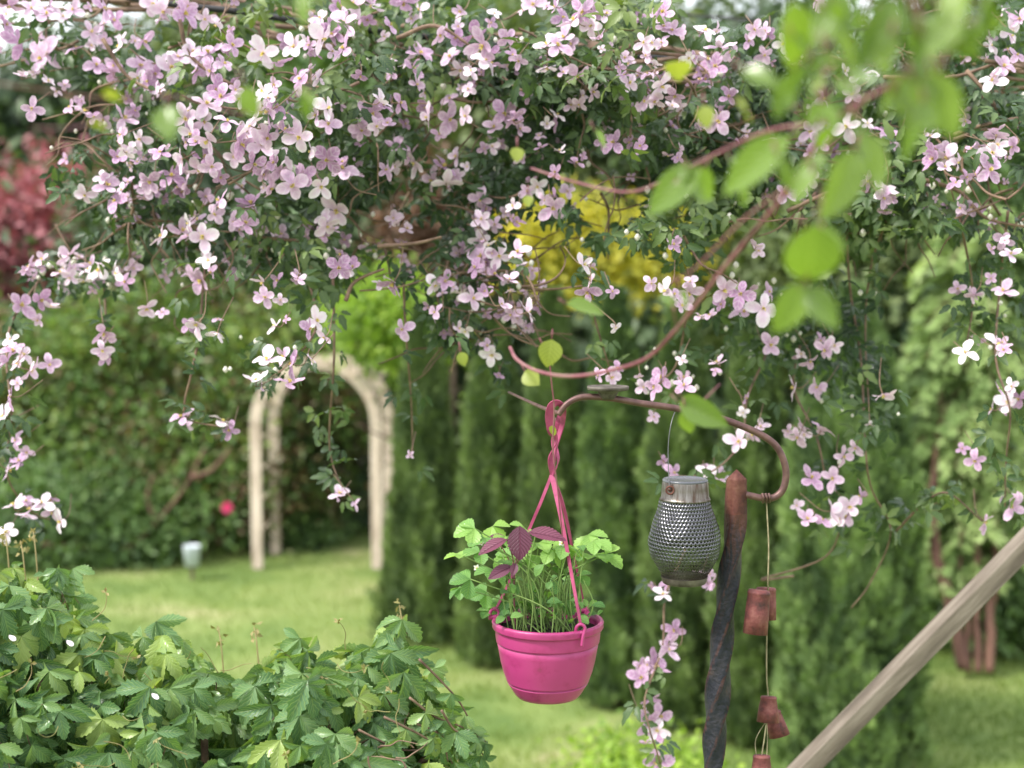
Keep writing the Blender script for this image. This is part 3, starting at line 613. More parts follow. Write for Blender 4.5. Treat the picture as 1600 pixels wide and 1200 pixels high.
# leaves: base x,y -> tip x,y, width ratio, depth, material, flip (surface facing up/away)
LV=[(1260,100,1225,150,.55,1.85,0),(1395,45,1370,110,.5,1.8,0),(1500,70,1535,40,.5,1.75,0),(1315,-10,1270,70,.5,1.8,0),(1460,60,1430,5,.55,1.75,0),(1340,150,1300,120,.5,1.9,0),(1240,170,1200,150,.55,1.95,0),(1400,150,1440,200,.6,1.8,0),(1215,245,1240,300,.5,2,0),(1335,235,1295,345,.62,1.95,0),(1275,350,1262,455,.78,1.9,0),(1258,440,1210,525,.6,1.95,0),(1262,450,1308,512,.62,1.95,0),(1262,355,1330,385,.5,2,0),(1235,215,1120,300,.5,2.0,0),(1095,265,1005,330,.6,2.1,0),(1075,265,1120,315,.7,2.1,0),
(1140,250,1175,315,.7,2.05,0),(1240,115,1210,185,.6,1.9,0),(1235,0,1250,120,.5,1.85,0),(1290,30,1350,120,.5,1.8,0),(1400,0,1345,110,.5,1.8,0),(1360,60,1390,125,.5,1.8,0),(1425,20,1445,110,.7,1.75,0),(1470,20,1530,100,.6,1.75,0),(1440,110,1420,200,.6,1.8,0),
(1455,115,1490,215,.75,1.8,0),(1455,180,1395,255,.5,1.85,0),(1345,205,1385,300,.55,1.9,0),(1290,240,1235,310,.55,2,0),(1290,-20,1335,50,.6,1.8,0),(1500,-30,1480,60,.6,1.75,0),(1500,20,1450,80,.6,1.75,0),(1160,110,1215,130,.6,1.9,0),(1240,60,1285,110,.5,1.85,0),(1060,280,1075,250,.8,2.1,0),
(1050,480,1035,455,.8,2.2,0),(1062,455,1078,495,.6,2.2,0),(885,475,948,485,.5,2.3,0),(1060,628,1140,665,.55,2.3,0),(1065,620,1110,640,.5,2.3,0),(1070,640,1078,682,.6,2.3,0),
(475,-20,472,40,.5,2.,0),(380,135,400,185,.8,2.0,0),(260,165,262,215,.85,2.0,0),(480,145,478,195,.5,2.0,0),(495,170,465,130,.4,2.,0),(862,530,856,574,1.0,2.5,1),(848,540,872,570,.9,2.55,1),(820,580,840,600,1,2.5,1),(1060,95,1060,120,1.0,2.2,1),(1100,165,1105,200,.85,2.2,1),
(808,230,808,252,1,2.4,1),(825,305,825,322,1,2.4,1),(720,550,726,572,.9,2.5,1),(175,138,178,162,1,2.,1),(155,188,156,206,1,2.,1),(866,665,862,682,.8,2.8,1),(930,205,950,230,.7,2.3,0),(1150,160,1180,185,.5,2,1),(1265,-10,1290,50,.6,1.8,0),(1330,130,1370,100,.6,1.9,0),(1545,-10,1525,70,.55,1.75,0)]
rl=random.Random(3)
for ax_,ay_,bx_,by_ in ((1300,-20,1285,180),(1430,-30,1445,180),(1545,0,1400,130),(1440,120,1290,205),(1330,0,1400,60)):
    for k in range(5):      # pairs of leaves along each shoot
        u_=(k+.5)/5; x=ax_+(bx_-ax_)*u_; y=ay_+(by_-ay_)*u_
        for sg in (-1,1):
            if rl.random()<.5: continue
            LV.append((x,y,x+sg*rl.uniform(12,36),y+rl.uniform(22,48),rl.uniform(.45,.62),rl.uniform(1.75,1.95),0))
for i,(bx,by,tx,ty,wr,d,mi_) in enumerate(LV):
    d=cf(d); a=P(bx,by,d); tz=d+random.uniform(-.03,.05); e=P(tx,ty,tz); ax=e-a; Ln=np.linalg.norm(ax)
    nr=norm(np.array([random.gauss(0,.35),-.8,random.uniform(.1,.9)])); mb=MB()
    mb.inst(L_OVAL,[a],frames([ax],[nr]),np.array([[Ln*wr/.70,Ln,Ln]]),[random.random()])
    tube(mb,[a,a-norm(ax)*.012+[0,0,.006]],.0012,5,mi=1,sm=False)
    mb.build('leaf',[MT['climber2' if mi_ else 'climber'],MT['redstem']],fc)

# ------------------------------------------------------------------ twisted post with hook arm
MT['iron']=surf('weathered_iron',[(.008,.009,.013),(.015,.017,.025),(.03,.028,.034),(.08,.05,.035)],22,.58,metal=.1,bump=.8,bdist=.004,thr=(.3,.78),spec=.3,fine=120)
MT['rust']=surf('brown_rusted_iron',[(.045,.014,.012),(.10,.032,.024),(.14,.06,.04)],26,.65,metal=.2,bump=.6,bdist=.002,fine=180)
MT['arm']=surf('brown_rod',[(.07,.035,.035),(.15,.085,.075)],30,.45,metal=.4,bump=.3,bdist=.001)
PD=2.95
base=P(1105,1340,PD); foot=np.array([base[0]-.14,PD,0])
po=thing('twisted_post','dark wrought twisted iron post with a curved hook arm','post',(foot[0],PD,0))
mb=MB(); top=P(1150,752,PD); mid=P(1113,1200,PD); ns=16; rows=240
V=[];uv=[];rr=[]
path=np.vstack([P(1151,748,PD),P(1148,830,PD),P(1139,900,PD),P(1128,1000,PD),P(1120,1100,PD),P(1114,1200,PD),P(1108,1330,PD),foot+[.08,0,1.0],foot])
sp=smooth_path(path,30); seg=np.r_[0,np.cumsum(np.linalg.norm(np.diff(sp,axis=0),axis=1))]; tot=seg[-1]
for i in range(rows+1):
    s=tot*(i/rows)**1.25; p=np.array([np.interp(s,seg,sp[:,k]) for k in range(3)])
    s0=max(0,s-.07); tw=-(s0**1.15)*2*math.pi/.46+.55
    w=.0160+.0042*min(1,s/.25)+.0016*math.sin(s*17)
    for k in range(ns):
        a=2*math.pi*k/ns; sq=1/max(abs(math.cos(a)),abs(math.sin(a))); r=w*(sq*.72+.28)*(1+.02*math.sin(s*60+k))
        V.append(p+[r*math.cos(a+tw),r*math.sin(a+tw),0]); uv.append((k/ns,s)); rr.append(s)
F=[(i*ns+k,(i+1)*ns+k,(i+1)*ns+(k+1)%ns,i*ns+(k+1)%ns) for i in range(rows) for k in range(ns)]
b0=len(V); V+= [P(1151,733,PD)]; uv.append((0,0)); F+=[(k,(k+1)%ns,b0) for k in range(ns)]
mi=[0]*len(F)
mb.add(V,F,np.array(uv),0)
mb.mi=[np.array([1 if (min(f)//ns)<14 else 0 for f in F])]
pm=mb.build('twisted_shaft',[MT['iron'],MT['rust']],po,smooth=False)
for pl in pm.data.polygons: pl.use_smooth=True
# shader: rust near the top fades into the iron paint
m=MT['iron']; N=m.node_tree.nodes; L=m.node_tree.links; b=N['Principled BSDF']
at=N.new('ShaderNodeAttribute'); at.attribute_name='luv'; sx=N.new('ShaderNodeSeparateXYZ'); L.new(at.outputs['Vector'],sx.inputs[0])
nz=N.new('ShaderNodeTexNoise'); nz.inputs['Scale'].default_value=30; nz.inputs['Detail'].default_value=6
ma=N.new('ShaderNodeMath'); ma.operation='MULTIPLY_ADD'; L.new(nz.outputs['Fac'],ma.inputs[0]); ma.inputs[1].default_value=-.28; L.new(sx.outputs['Y'],ma.inputs[2])
mr=N.new('ShaderNodeMapRange'); mr.inputs[1].default_value=-.06; mr.inputs[2].default_value=.04; mr.inputs[3].default_value=1; mr.inputs[4].default_value=0; L.new(ma.outputs[0],mr.inputs[0])
# ridges keep rubbed brown metal
rk=N.new('ShaderNodeMath'); rk.operation='MULTIPLY'; L.new(sx.outputs['X'],rk.inputs[0]); rk.inputs[1].default_value=4*6.28318
rc=N.new('ShaderNodeMath'); rc.operation='SUBTRACT'; L.new(rk.outputs[0],rc.inputs[0]); rc.inputs[1].default_value=3.1416
rco=N.new('ShaderNodeMath'); rco.operation='COSINE'; L.new(rc.outputs[0],rco.inputs[0])
rn2=N.new('ShaderNodeMath'); rn2.operation='MULTIPLY_ADD'; L.new(nz.outputs['Fac'],rn2.inputs[0]); rn2.inputs[1].default_value=2.2; L.new(rco.outputs[0],rn2.inputs[2])
rm2=N.new('ShaderNodeMapRange'); rm2.inputs[1].default_value=1.85; rm2.inputs[2].default_value=2.4; rm2.inputs[4].default_value=.75; L.new(rn2.outputs[0],rm2.inputs[0])
mxm=N.new('ShaderNodeMath'); mxm.operation='MAXIMUM'; L.new(mr.outputs[0],mxm.inputs[0]); L.new(rm2.outputs[0],mxm.inputs[1])
mc=N.new('ShaderNodeMix'); mc.data_type='RGBA'; L.new(mxm.outputs[0],mc.inputs[0]); old=b.inputs['Base Color'].links[0].from_socket; L.new(old,mc.inputs[6]); mc.inputs[7].default_value=(.075,.030,.022,1); L.new(mc.outputs[2],b.inputs['Base Color'])
# arm
mb=MB(); ar=[(1153,774),(1165,773),(1190,778),(1210,777),(1224,763),(1228,735),(1218,705),(1200,686),(1165,668),(1110,649),(1050,637),(1000,630),(960,623),(925,620),(903,622),(885,632),(872,648)]
tube(mb,[P(x,y,PD) for x,y in ar],[.0075,.0078,.0072,.0065],10,n=8)
tube(mb,[P(x,y,PD+.02+.5*i*i/16) for i,(x,y) in enumerate([(874,646),(862,642),(845,636),(825,627),(795,613)])],[.005,.0045,.003],8)
mb.build('hook_arm',MT['arm'],po)
mb=MB(); c=P(950,606,PD); r=M(33,PD)
lathe(mb,[(0,.002),(r*.9,.002),(r*.98,.004),(r,.001),(r*.97,-.004),(r*.5,-.008),(r*.42,-.016),(r*.3,-.024),(0,-.024)],c,40); MT['dish']=surf('grey_rusty_metal',[(.05,.04,.035),(.17,.15,.13)],30,.6,metal=.4)
mb.build('candle_dish',MT['dish'],po)
mb=MB()
for k in range(3): tube(mb,[P(1191+k*5,771,PD-.008),P(1193+k*5,778,PD-.011),P(1192+k*5,785,PD)],.003,6)
mb.build('wire_wrap',MT['arm'],po)

# ------------------------------------------------------------------ lantern
def lantern():
    d=PD-.02; c=P(1069,910,d); u=M(1,d)
    t=thing('metal_lantern','silvery perforated metal lantern hanging beside the twisted post','lantern',tuple(c))
    m,N,L,b=mat('hammered_metal'); MT['lmetal']=m
    tcn=N.new('ShaderNodeTexCoord'); nz=N.new('ShaderNodeTexNoise'); nz.inputs['Scale'].default_value=60; nz.inputs['Detail'].default_value=4; L.new(tcn.outputs['Object'],nz.inputs['Vector'])
    sp3=N.new('ShaderNodeSeparateXYZ'); L.new(tcn.outputs['Object'],sp3.inputs[0])
    n3=N.new('ShaderNodeTexNoise'); n3.inputs['Scale'].default_value=18; n3.inputs['Detail'].default_value=5; L.new(tcn.outputs['Object'],n3.inputs['Vector'])
    q=N.new('ShaderNodeMath'); q.operation='MULTIPLY_ADD'; L.new(n3.outputs['Fac'],q.inputs[0]); q.inputs[1].default_value=-.08; L.new(sp3.outputs['Z'],q.inputs[2])
    mr=N.new('ShaderNodeMapRange'); mr.inputs[1].default_value=-.035; mr.inputs[2].default_value=.02; L.new(q.outputs[0],mr.inputs[0])
    cr=N.new('ShaderNodeValToRGB'); cr.color_ramp.elements[0].color=(.035,.022,.018,1); cr.color_ramp.elements[1].color=(.15,.15,.17,1); L.new(mr.outputs[0],cr.inputs[0]); L.new(cr.outputs[0],b.inputs['Base Color'])
    b.inputs['Metallic'].default_value=.85; b.inputs['Roughness'].default_value=.29
    bp=N.new('ShaderNodeBump'); bp.inputs['Strength'].default_value=.45; bp.inputs['Distance'].default_value=.003; L.new(nz.outputs['Fac'],bp.inputs['Height']); L.new(bp.outputs[0],b.inputs['Normal'])
    prof=[(33,0),(35,6),(37,14),(42,22),(48,33),(53,43),(56,55),(57,65),(55.5,78),(52,92),(47.5,106),(43,118),(40.5,128),(39,134)]
    zz=[p[1] for p in prof]; rrr=[p[0] for p in prof]
    rfun=lambda z: np.interp(z,zz,rrr)
    rf=smooth_path([(r,z,0) for r,z in prof],8); rfun=lambda z: float(np.interp(z,rf[:,1],rf[:,0]))
    # perforated shell: every cell is a quad ring round a real hole
    mb=MB(); nr_=22; na=54; z0,z1=10,133; V=[];F=[]; dz=(z1-z0)/nr_
    for j in range(nr_):
        for i in range(na):
            off=.5*(j%2); ca=(i+off)*2*math.pi/na; cz=z0+(j+.5)*dz; da=2*math.pi/na; bidx=len(V)
            hole=.34 if j>1 else .26
            for q,lift in ((0,0.),(1,.55)):
                for k in range(8):
                    th=2*math.pi*(k+.5)/8; cx,cy=math.cos(th),math.sin(th)
                    if q==0: s=.5/max(abs(cx),abs(cy)); ox,oy=cx*s,cy*s
                    else: ox,oy=cx*hole,cy*hole*1.0
                    a=ca+ox*da; z=cz+oy*dz; r=rfun(z)*(1+.012*math.sin(a*3+z*.09)+.008*math.sin(a*7-z*.2))-lift
                    V.append((c[0]+r*u*math.cos(a),c[1]+r*u*math.sin(a),c[2]+z*u))
            F+=[(bidx+k,bidx+(k+1)%8,bidx+8+(k+1)%8,bidx+8+k) for k in range(8)]
    mb.add(V,F); 
    bo=mb.build('perforated_body',MT['lmetal'],t)
    MT['hole_shade']=surf('painted_inner_shade',[(.008,.008,.009),(.02,.02,.02)],20,.5)  # near-black colour stands in for shade behind the upper holes
    mb=MB(); lathe(mb,[(0,58*u),(30*u,60*u),(47*u,66*u),(46*u,84*u),(39*u,112*u),(34*u,134*u)],c,40); mb.build('shade_liner',MT['hole_shade'],t)  # added liner that darkens the holes, lower part left see-through
    mb=MB(); lathe(mb,[(0,-1*u),(32*u,-1*u),(34*u,0),(35.5*u,6*u),(37*u,10.5*u)],c,48); mb.build('base_ring',MT['dish'],t)
    mb=MB(); lathe(mb,[(39.5*u,132*u),(40.5*u,133*u),(39.5*u,135*u),(38*u,137*u),(37*u,150*u),(36*u,161*u),(35*u,163*u)],c,48)
    MT['collar']=surf('shiny_worn_metal',[(.07,.045,.032),(.15,.135,.12),(.25,.235,.22)],9,.34,metal=.9,bump=.4,stretch=(8,8,1),bdist=.002)
    mb.build('collar',MT['collar'],t)
    MT['panel']=surf('dark_solar_panel',[(.06,.065,.08),(.10,.105,.12)],10,.25,bump=.05)
    mb=MB(); lathe(mb,[(34.5*u,160*u),(36*u,162*u),(36*u,164*u),(34.5*u,165.5*u),(33*u,165*u),(0,165*u)],c,48); mb.build('lid',MT['panel'],t)
    mb=MB(); h=P(1047,766,d-M(30,d)); 
    tube(mb,[h+[math.cos(a)*.008,0,math.sin(a)*.008] for a in np.linspace(0,6.28,9)],.002,6); tube(mb,[h+[.0,.004,0],h+[.006,.02,.0]],.004,8); mb.build('lug',MT['rust'],t)
    mb=MB(); tube(mb,[h,P(1045,745,d-.03),P(1044,700,d-.01),P(1048,665,d),P(1056,640,PD),P(1062,630,PD+.0),P(1066,640,PD+.01)],.0010,6); MT['wire']=surf('grey_wire',[(.08,.08,.085),(.14,.14,.15)],10,.4,metal=.7); mb.build('wire_handle',MT['wire'],t)
lantern()

# ------------------------------------------------------------------ bell chime
MT['bell']=surf('dull_red_terracotta',[(.045,.018,.018),(.13,.035,.034),(.22,.09,.075)],35,.7,bump=.6,bdist=.002,fine=200,thr=(.3,.7))
MT['twine']=surf('hemp_twine',[(.16,.14,.08),(.32,.28,.17)],60,.9,bump=.8)
def chime():
    t=thing('bell_chime','string of dull red cylindrical bells hanging below the hook','wind chime',tuple(P(1200,785,PD)))
    def bell(x0,y0,x1,y1,r0,r1,d,knot=True):
        a=P(x0,y0,d); e=P(x1,y1,d-.01); ax=norm(a-e); L_=np.linalg.norm(a-e); mb=MB(); u=M(1,d)
        prof=[(0,L_),(r0*.9*u,L_*1.0),(r0*u,L_*.95),(r0*u*1.02,L_*.92),(r0*u*.97,L_*.9),((r0+r1)/2*u,L_*.5),(r1*u,0),(r1*u*.85,0),((r0+r1)/2*u*.85,L_*.5),(r0*u*.8,L_*.88),(0,L_*.9)]
        lathe(mb,prof,(0,0,0),28,rough=.01); V=mb.v[0]; fr=frames([ax],[[0,-1,0]])[0]; Rm=np.stack([fr[:,0],-fr[:,2],fr[:,1]],1)
        mb.v[0]=V@Rm.T+e; o=mb.build('bell',MT['bell'],t)
        if knot:
            kb=MB(); 
            for k in range(4):
                p=[a+np.array([random.gauss(0,.3)*r0*u*1.6,random.gauss(0,.3)*r0*u-.004,.003+random.random()*.014]) for _ in range(6)]; tube(kb,p,.0022,5,n=4)
            tube(kb,[a+[-r0*u*1.0,-.004,-.02],a+[-r0*u*.8,-.005,.004],a+[0,0,.014],a+[.008,0,.03],a+[.014,0,.05]],.0025,5)
            kb.build('twine_knot',MT['twine'],o)
    bell(1197,918,1196,968,16,17,PD+.05,False); bell(1186,922,1180,990,18,19.5,PD-.02)
    bell(1201,1088,1200,1128,13,18,PD+.06,False); bell(1207,1112,1218,1150,13,17,PD+.1,False); bell(1190,1180,1190,1225,14,18,PD+.02)
    mb=MB(); tube(mb,[P(1197,776,PD+.01),P(1201,850,PD),P(1200,905,PD),P(1200,935,PD+.03),P(1198,1000,PD+.05),P(1198,1060,PD+.05),P(1200,1090,PD+.06),P(1196,1140,PD+.03),P(1190,1182,PD+.02)],.0016,6)
    for dx in (-9,9): tube(mb,[P(1198,1125,PD+.05),P(1190+dx,1155,PD+.03),P(1190+dx*.9,1182,PD+.02)],.0012,5)
    mb.build('cord',MT['twine'],t)
chime()

# ------------------------------------------------------------------ hanging pot
MT['pink']=surf('pink_plastic',[(.21,.03,.085),(.31,.028,.13),(.35,.036,.155)],26,.38,bump=.3,bdist=.0008,fine=700,spec=.45,thr=(.27,.48))
MT['pinkstrap']=surf('pink_strap',[(.20,.025,.07),(.36,.06,.15)],20,.5,bump=.3)
MT['soil']=surf('potting_soil',[(.012,.009,.007),(.05,.035,.025)],60,.95,bump=1.,bdist=.01)
HD=3.0; hc=P(856,974,HD); u=M(1,HD)
hp=thing('hanging_pot','bright pink plastic hanging pot on twisted pink straps','hanging pot',tuple(hc-np.array([0,0,118*u])))
prof=[(0,-121),(44,-121),(49,-120),(54,-114),(60,-104),(63,-99),(64.2,-97),(61.5,-96.2),(61.5,-94.8),(65.6,-94),(66,-92),(71,-78),(75.5,-60),(78.5,-42),(80.5,-32),(78.6,-30.6),(78.6,-29.2),(82,-28.4),(82.1,-27),(82.8,-24),(83.6,-10),(84,-3)]
prof=[(r,z*.97) for r,z in prof]
mb=MB(); P2=[(r*u,z*u) for r,z in prof]; lathe(mb,P2,hc,72); 
inn=[(82*u,-3*u),(80*u,-24*u),(76*u,-40*u)]; lathe(mb,inn,hc,72)
mb.build('pot_body',MT['pink'],hp)
mb=MB(); lathe(mb,[(84*u,-6*u),(87*u,-6.5*u),(88.5*u,-4*u),(88*u,0),(89*u,3*u),(87.5*u,6*u),(84*u,6.5*u),(81.5*u,5*u),(81.5*u,-5*u)],hc,72); mb.build('rim',MT['pink'],hp)
mb=MB(); V=[(hc[0],hc[1],hc[2]-10*u)]; ns=40
for q in range(1,9):
    for k in range(ns): a=k*2*math.pi/ns; V.append((hc[0]+82*u*q/8*math.cos(a),hc[1]+82*u*q/8*math.sin(a),hc[2]-(10+random.uniform(-2,2))*u))
F=[(0,1+k,1+(k+1)%ns) for k in range(ns)]+[(1+q*ns+k,1+(q+1)*ns+k,1+(q+1)*ns+(k+1)%ns,1+q*ns+(k+1)%ns) for q in range(7) for k in range(ns)]
mb.add(V,F); mb.build('potting_soil',MT['soil'],hp)
c1=hc+np.array([49*u,-71*u,0]); c2=hc+np.array([60*u,58*u,4*u]); c3=hc+np.array([-84*u,15*u,4*u])
for cc in (c1,c2,c3):
    mb=MB(); tube(mb,[cc+[-8*u,0,-1*u],cc+[-7*u,-2*u,12*u],cc+[0,-3*u,17*u],cc+[6*u,-3*u,11*u],cc+[3*u,-5*u,-2*u],cc+[1*u,-6*u,-17*u]],2.6*u,8); tube(mb,[cc+[-8*u,0,2*u],cc+[8*u,0,4*u]],4*u,8); mb.build('clip',MT['pink'],hp)
mb=MB(); J=P(862,742,HD)
def strap(pts,w0,w1,tw):
    sp=smooth_path(pts,10); n=len(sp); V=[];F=[]
    t=norm(np.gradient(sp,axis=0))
    for i in range(n):
        a=tw[0]+(tw[1]-tw[0])*i/(n-1); x=norm(np.cross(t[i],[0.05,1,.02])); y=np.cross(t[i],x); w=w0+(w1-w0)*i/(n-1)
        dv=x*math.cos(a)+y*math.sin(a); nv=norm(np.cross(dv,t[i]))*.0012
        V+=[sp[i]-dv*w-nv,sp[i]+dv*w-nv,sp[i]+dv*w+nv,sp[i]-dv*w+nv]
    F=[(i*4+j,i*4+(j+1)%4,i*4+4+(j+1)%4,i*4+4+j) for i in range(n-1) for j in range(4)]
    mb.add(V,F)
# braid over the arm and down
hk=P(872,640,PD+.0)
strap([P(861,672,HD-.03),P(858,650,HD-.04),P(862,634,HD-.05),P(872,630,HD-.05),P(880,640,HD-.03),P(878,665,HD),P(868,700,HD),P(863,742,HD)],.009,.006,(0,1.2))
strap([P(861,672,HD-.03),P(868,690,HD-.015),P(860,715,HD-.01),P(863,742,HD)],.009,.005,(0,3.4))
strap([P(876,650,HD+.01),P(866,690,HD+.02),P(872,720,HD),P(863,742,HD)],.008,.005,(.5,-2.2))
strap([J,P(845,785,HD),P(826,830,HD+.02),P(800,900,HD+.02),c3+[0,0,12*u]],.0035,.003,(.2,.6))
strap([J,P(875,800,HD-.03),P(890,880,HD-.06),c1+[0,0,14*u]],.0055,.003,(0,.5))
strap([J,P(880,790,HD+.02),P(895,860,HD+.05),c2+[0,0,14*u]],.0045,.003,(.4,1))
mb.build('hanger',MT['pinkstrap'],hp,smooth=False)

# strawberry plants in the pot
sb=thing('strawberry_plants','leafy strawberry plants with small white flowers growing in the pink pot','potted plant',tuple(hc-np.array([0,0,9*u])))
lf=MB(); st=MB()
def trif(p, out, size, rnd):
    out=norm(np.array(out,float)); nr=norm(np.array([random.gauss(0,.3),-.35+random.gauss(0,.3),1.0]))
    f=frames([out],[nr])[0]
    for ang,s in ((0,1),(1.15,.92),(-1.15,.92)):
        Rm=np.array(Matrix.Rotation(ang+random.gauss(0,.1),3,'Z')@Matrix.Rotation(random.gauss(-.1,.25),3,'X')); lf.inst(L_STRAW,[p],(f@Rm)[None],[size*s],[min(1,max(0,rnd+random.gauss(0,.12)))])
def stemto(p, soil=None, r=.0014):
    if soil is None:
        a=random.uniform(0,6.28); q=random.random()**.5*.7; soil=hc+np.array([q*80*u*math.cos(a)*1.0,q*80*u*math.sin(a),-9*u])
    m_=(soil+p)/2; m_=m_+(p-soil)*[-.22,-.22,0.05]+[random.gauss(0,.009),random.gauss(0,.009),0]
    tube(st,[soil,m_,p],[r*1.25,r],5,n=5,rnd=random.random(),cap=False)
S=[(742,826,-1,36,.75),(770,822,0,34,.9),(757,840,-.3,36,.45),(722,868,-1,30,.95),(750,862,-.6,34,.5),(735,905,-1,34,.35),(720,918,-1,26,.3),(790,838,.2,32,.6),(820,825,.1,28,.8),(838,830,.6,26,.9),(800,870,-.2,36,.6),(842,848,.4,34,.85),(862,858,.3,34,.95),(838,868,0,32,.9),
(880,852,.5,34,.6),(918,836,.2,36,.85),(928,845,1,34,.75),(945,866,.9,36,.9),(925,868,.5,34,.85),(905,900,.6,24,.4),(900,855,.4,28,.8),(770,890,-.4,34,.45),(760,925,-.8,30,.3),(825,940,-.2,30,.3),(780,945,-.6,28,.35),(800,955,-.3,26,.4),(880,945,.2,26,.35),(765,955,-.9,24,.4)]
for (x,y,o,s,rn) in S:
    d=HD+random.uniform(-.08,.08); 
    p=P(x,y,d); trif(p,(o*.8+random.gauss(0,.2),-.5+random.gauss(0,.3),-.1),s*u*.98,rn); stemto(p)
for _ in range(42):
    x=random.uniform(782,930); y=random.uniform(860,945); d=HD+random.uniform(-.09,.09); p=P(x,y,d); stemto(p,hc+np.array([(x-856)*.85*u,(d-HD)*.8,-9*u]),.0011)
    if random.random()<.75: lf.inst(L_STRAW,[p],frames(rdir(1),[[0,-.4,1]]),[random.uniform(.018,.036)],[random.random()*.6])
for _ in range(50):
    x=random.uniform(778,935); p=P(x,random.uniform(940,968),HD+random.uniform(-.09,.06)); lf.inst(L_STRAW,[p],frames(rdir(1),[[0,-.4,1]]),[random.uniform(.016,.034)],[random.random()*.7])
lf.build('foliage',MT['straw'],sb)
for x,y,s in ((723,826,9),(745,887,6),(752,848,5),(878,848,6),(856,872,5)):
    p=P(x,y,HD-.04); mb=MB()
    for k in range(5):
        a=k*1.2566; dv=np.array([math.cos(a),-.3,math.sin(a)]); mb.inst(L_OVAL,[p],frames([dv],[[0,-1,.3]]),np.array([[s*u*1.1,s*u,s*u]]),[.5])
    lathe(mb,[(0,s*u*.2),(s*u*.3,s*u*.1),(s*u*.35,-s*u*.2),(0,-s*u*.3)],p+[0,-.003,0],8,mi=1); mb.build('flower',[MT['white'],MT['stamen']],sb); stemto(p,None,.001)
st.build('stem',MT['pstem'],sb)
# purple-leaved shoot
ps=thing('purple_leaved_shoot','shoot with ribbed dark purple leaves rising from the pink pot','potted plant',tuple(hc+np.array([-30*u,0,-9*u])))
mb=MB()
for (bx,by,tx,ty,d,wr,nrm,rn) in ((812,822,812,876,HD-.15,.72,(0,-1,.25),.2),(826,832,885,840,HD-.15,.46,(.1,-.65,.8),.9),(792,843,746,864,HD-.15,.46,(-.2,-.6,.8),1.),(800,885,762,903,HD-.15,.5,(0,-.7,.6),.3),(806,880,800,900,HD-.15,.6,(0,-.9,.5),.3),(765,838,795,842,HD-.02,.4,(0,-.5,.7),.8)):
    a=P(bx,by,d); e=P(tx,ty,d-.015); lm=MB(); Ln=np.linalg.norm(e-a); lm.inst(L_PURP,[a],frames([e-a],[nrm]),np.array([[Ln*wr/.74,Ln,Ln]]),[rn]); lm.build('leaf',MT['purple'],ps)
    tube(mb,[a,(a+P(805,880,HD-.04))/2+[0,0,.004],P(805,895,HD-.04)],.0013,5)
tube(mb,[P(805,880,HD-.04),P(803,920,HD-.04),hc+np.array([-52*u,-20*u,-9*u])],.002,6)
mb.build('stem',MT['redstem'],ps)

# ------------------------------------------------------------------ handrail
MT['rail']=surf('weathered_wood',[(.07,.055,.042),(.125,.102,.08),(.19,.16,.13)],9,.8,bump=.6,stretch=(.6,6,6),fine=60)
a=P(1200,1240,2.35); e=P(1800,630,2.35); off=norm(np.cross(norm(e-a),[0,1,0])); off=off if off[2]<0 else -off
mb=MB(); w=M(27,2.35); L_=norm(e-a); 
mb2=MB(); bar(mb2,np.array([0,0,0]),np.array([0,0,0])+[np.linalg.norm(e-a),0,0],(0,0,1),.042,w*1.0,bev=.03)
hr=mb2.build('wooden_handrail',MT['rail'],smooth=False)
fr=np.stack([L_,np.array([0,1,0])-L_*L_[1],-off],1)
hr.matrix_basis=Matrix.Translation(Vector(a+off*w/2))@Matrix([list(r) for r in fr]).to_4x4()@Matrix.Rotation(R(2),4,'X')
tag(hr,'weathered wooden handrail slanting across the lower right corner','handrail')

# ------------------------------------------------------------------ virginia creeper mound
vc=thing('creeper_mound','green five leaved creeper mounded over the lower left foreground','climbing plant',tuple(P(300,1250,2.9)-np.array([0,0,.3])))
tops=[(-120,850),(0,885),(55,905),(105,965),(200,1000),(300,1058),(370,1068),(430,1045),(490,1012),(560,1003),(620,1003),(640,1030),(668,1080),(700,1125),(722,1185),(735,1260)]
YC=3.05; HY=.42
def ztop(x): 
    px=800+x*FPX/YC; py=np.interp(px,[t[0] for t in tops],[t[1] for t in tops]); return P(px,py,YC)[2]
tx=[]
lf=MB(); lf2=MB(); tw=MB(); td=MB()
def fiveleaf(p,nrm,size,rn,mbx):
    nrm=norm(np.array(nrm,float)); down=np.array([random.gauss(0,.5),-.25+random.gauss(0,.3),-1.])
    f=frames([down],[nrm])[0]; k5=random.choice([5,5,5,4,3])
    angs={5:(0,.8,-.8,1.65,-1.65),4:(.4,-.4,1.2,-1.2),3:(0,1.,-1.)}[k5]
    for i,ag in enumerate(angs):
        s=size*(1-.13*abs(ag))*random.uniform(.85,1.1)
        Rm=np.array(Matrix.Rotation(ag+random.gauss(0,.1),3,'Z')@Matrix.Rotation(random.gauss(-.15,.22),3,'X')@Matrix.Rotation(random.gauss(0,.25),3,'Y'))
        mbx.inst((L_CREEP,L_CREEP2,L_CREEP3)[random.choice((0,0,1,1,2))],[p],(f@Rm)[None],[s],[min(1,max(0,rn+random.gauss(0,.10)))])
rnd=random.Random(5)
nleaf=0
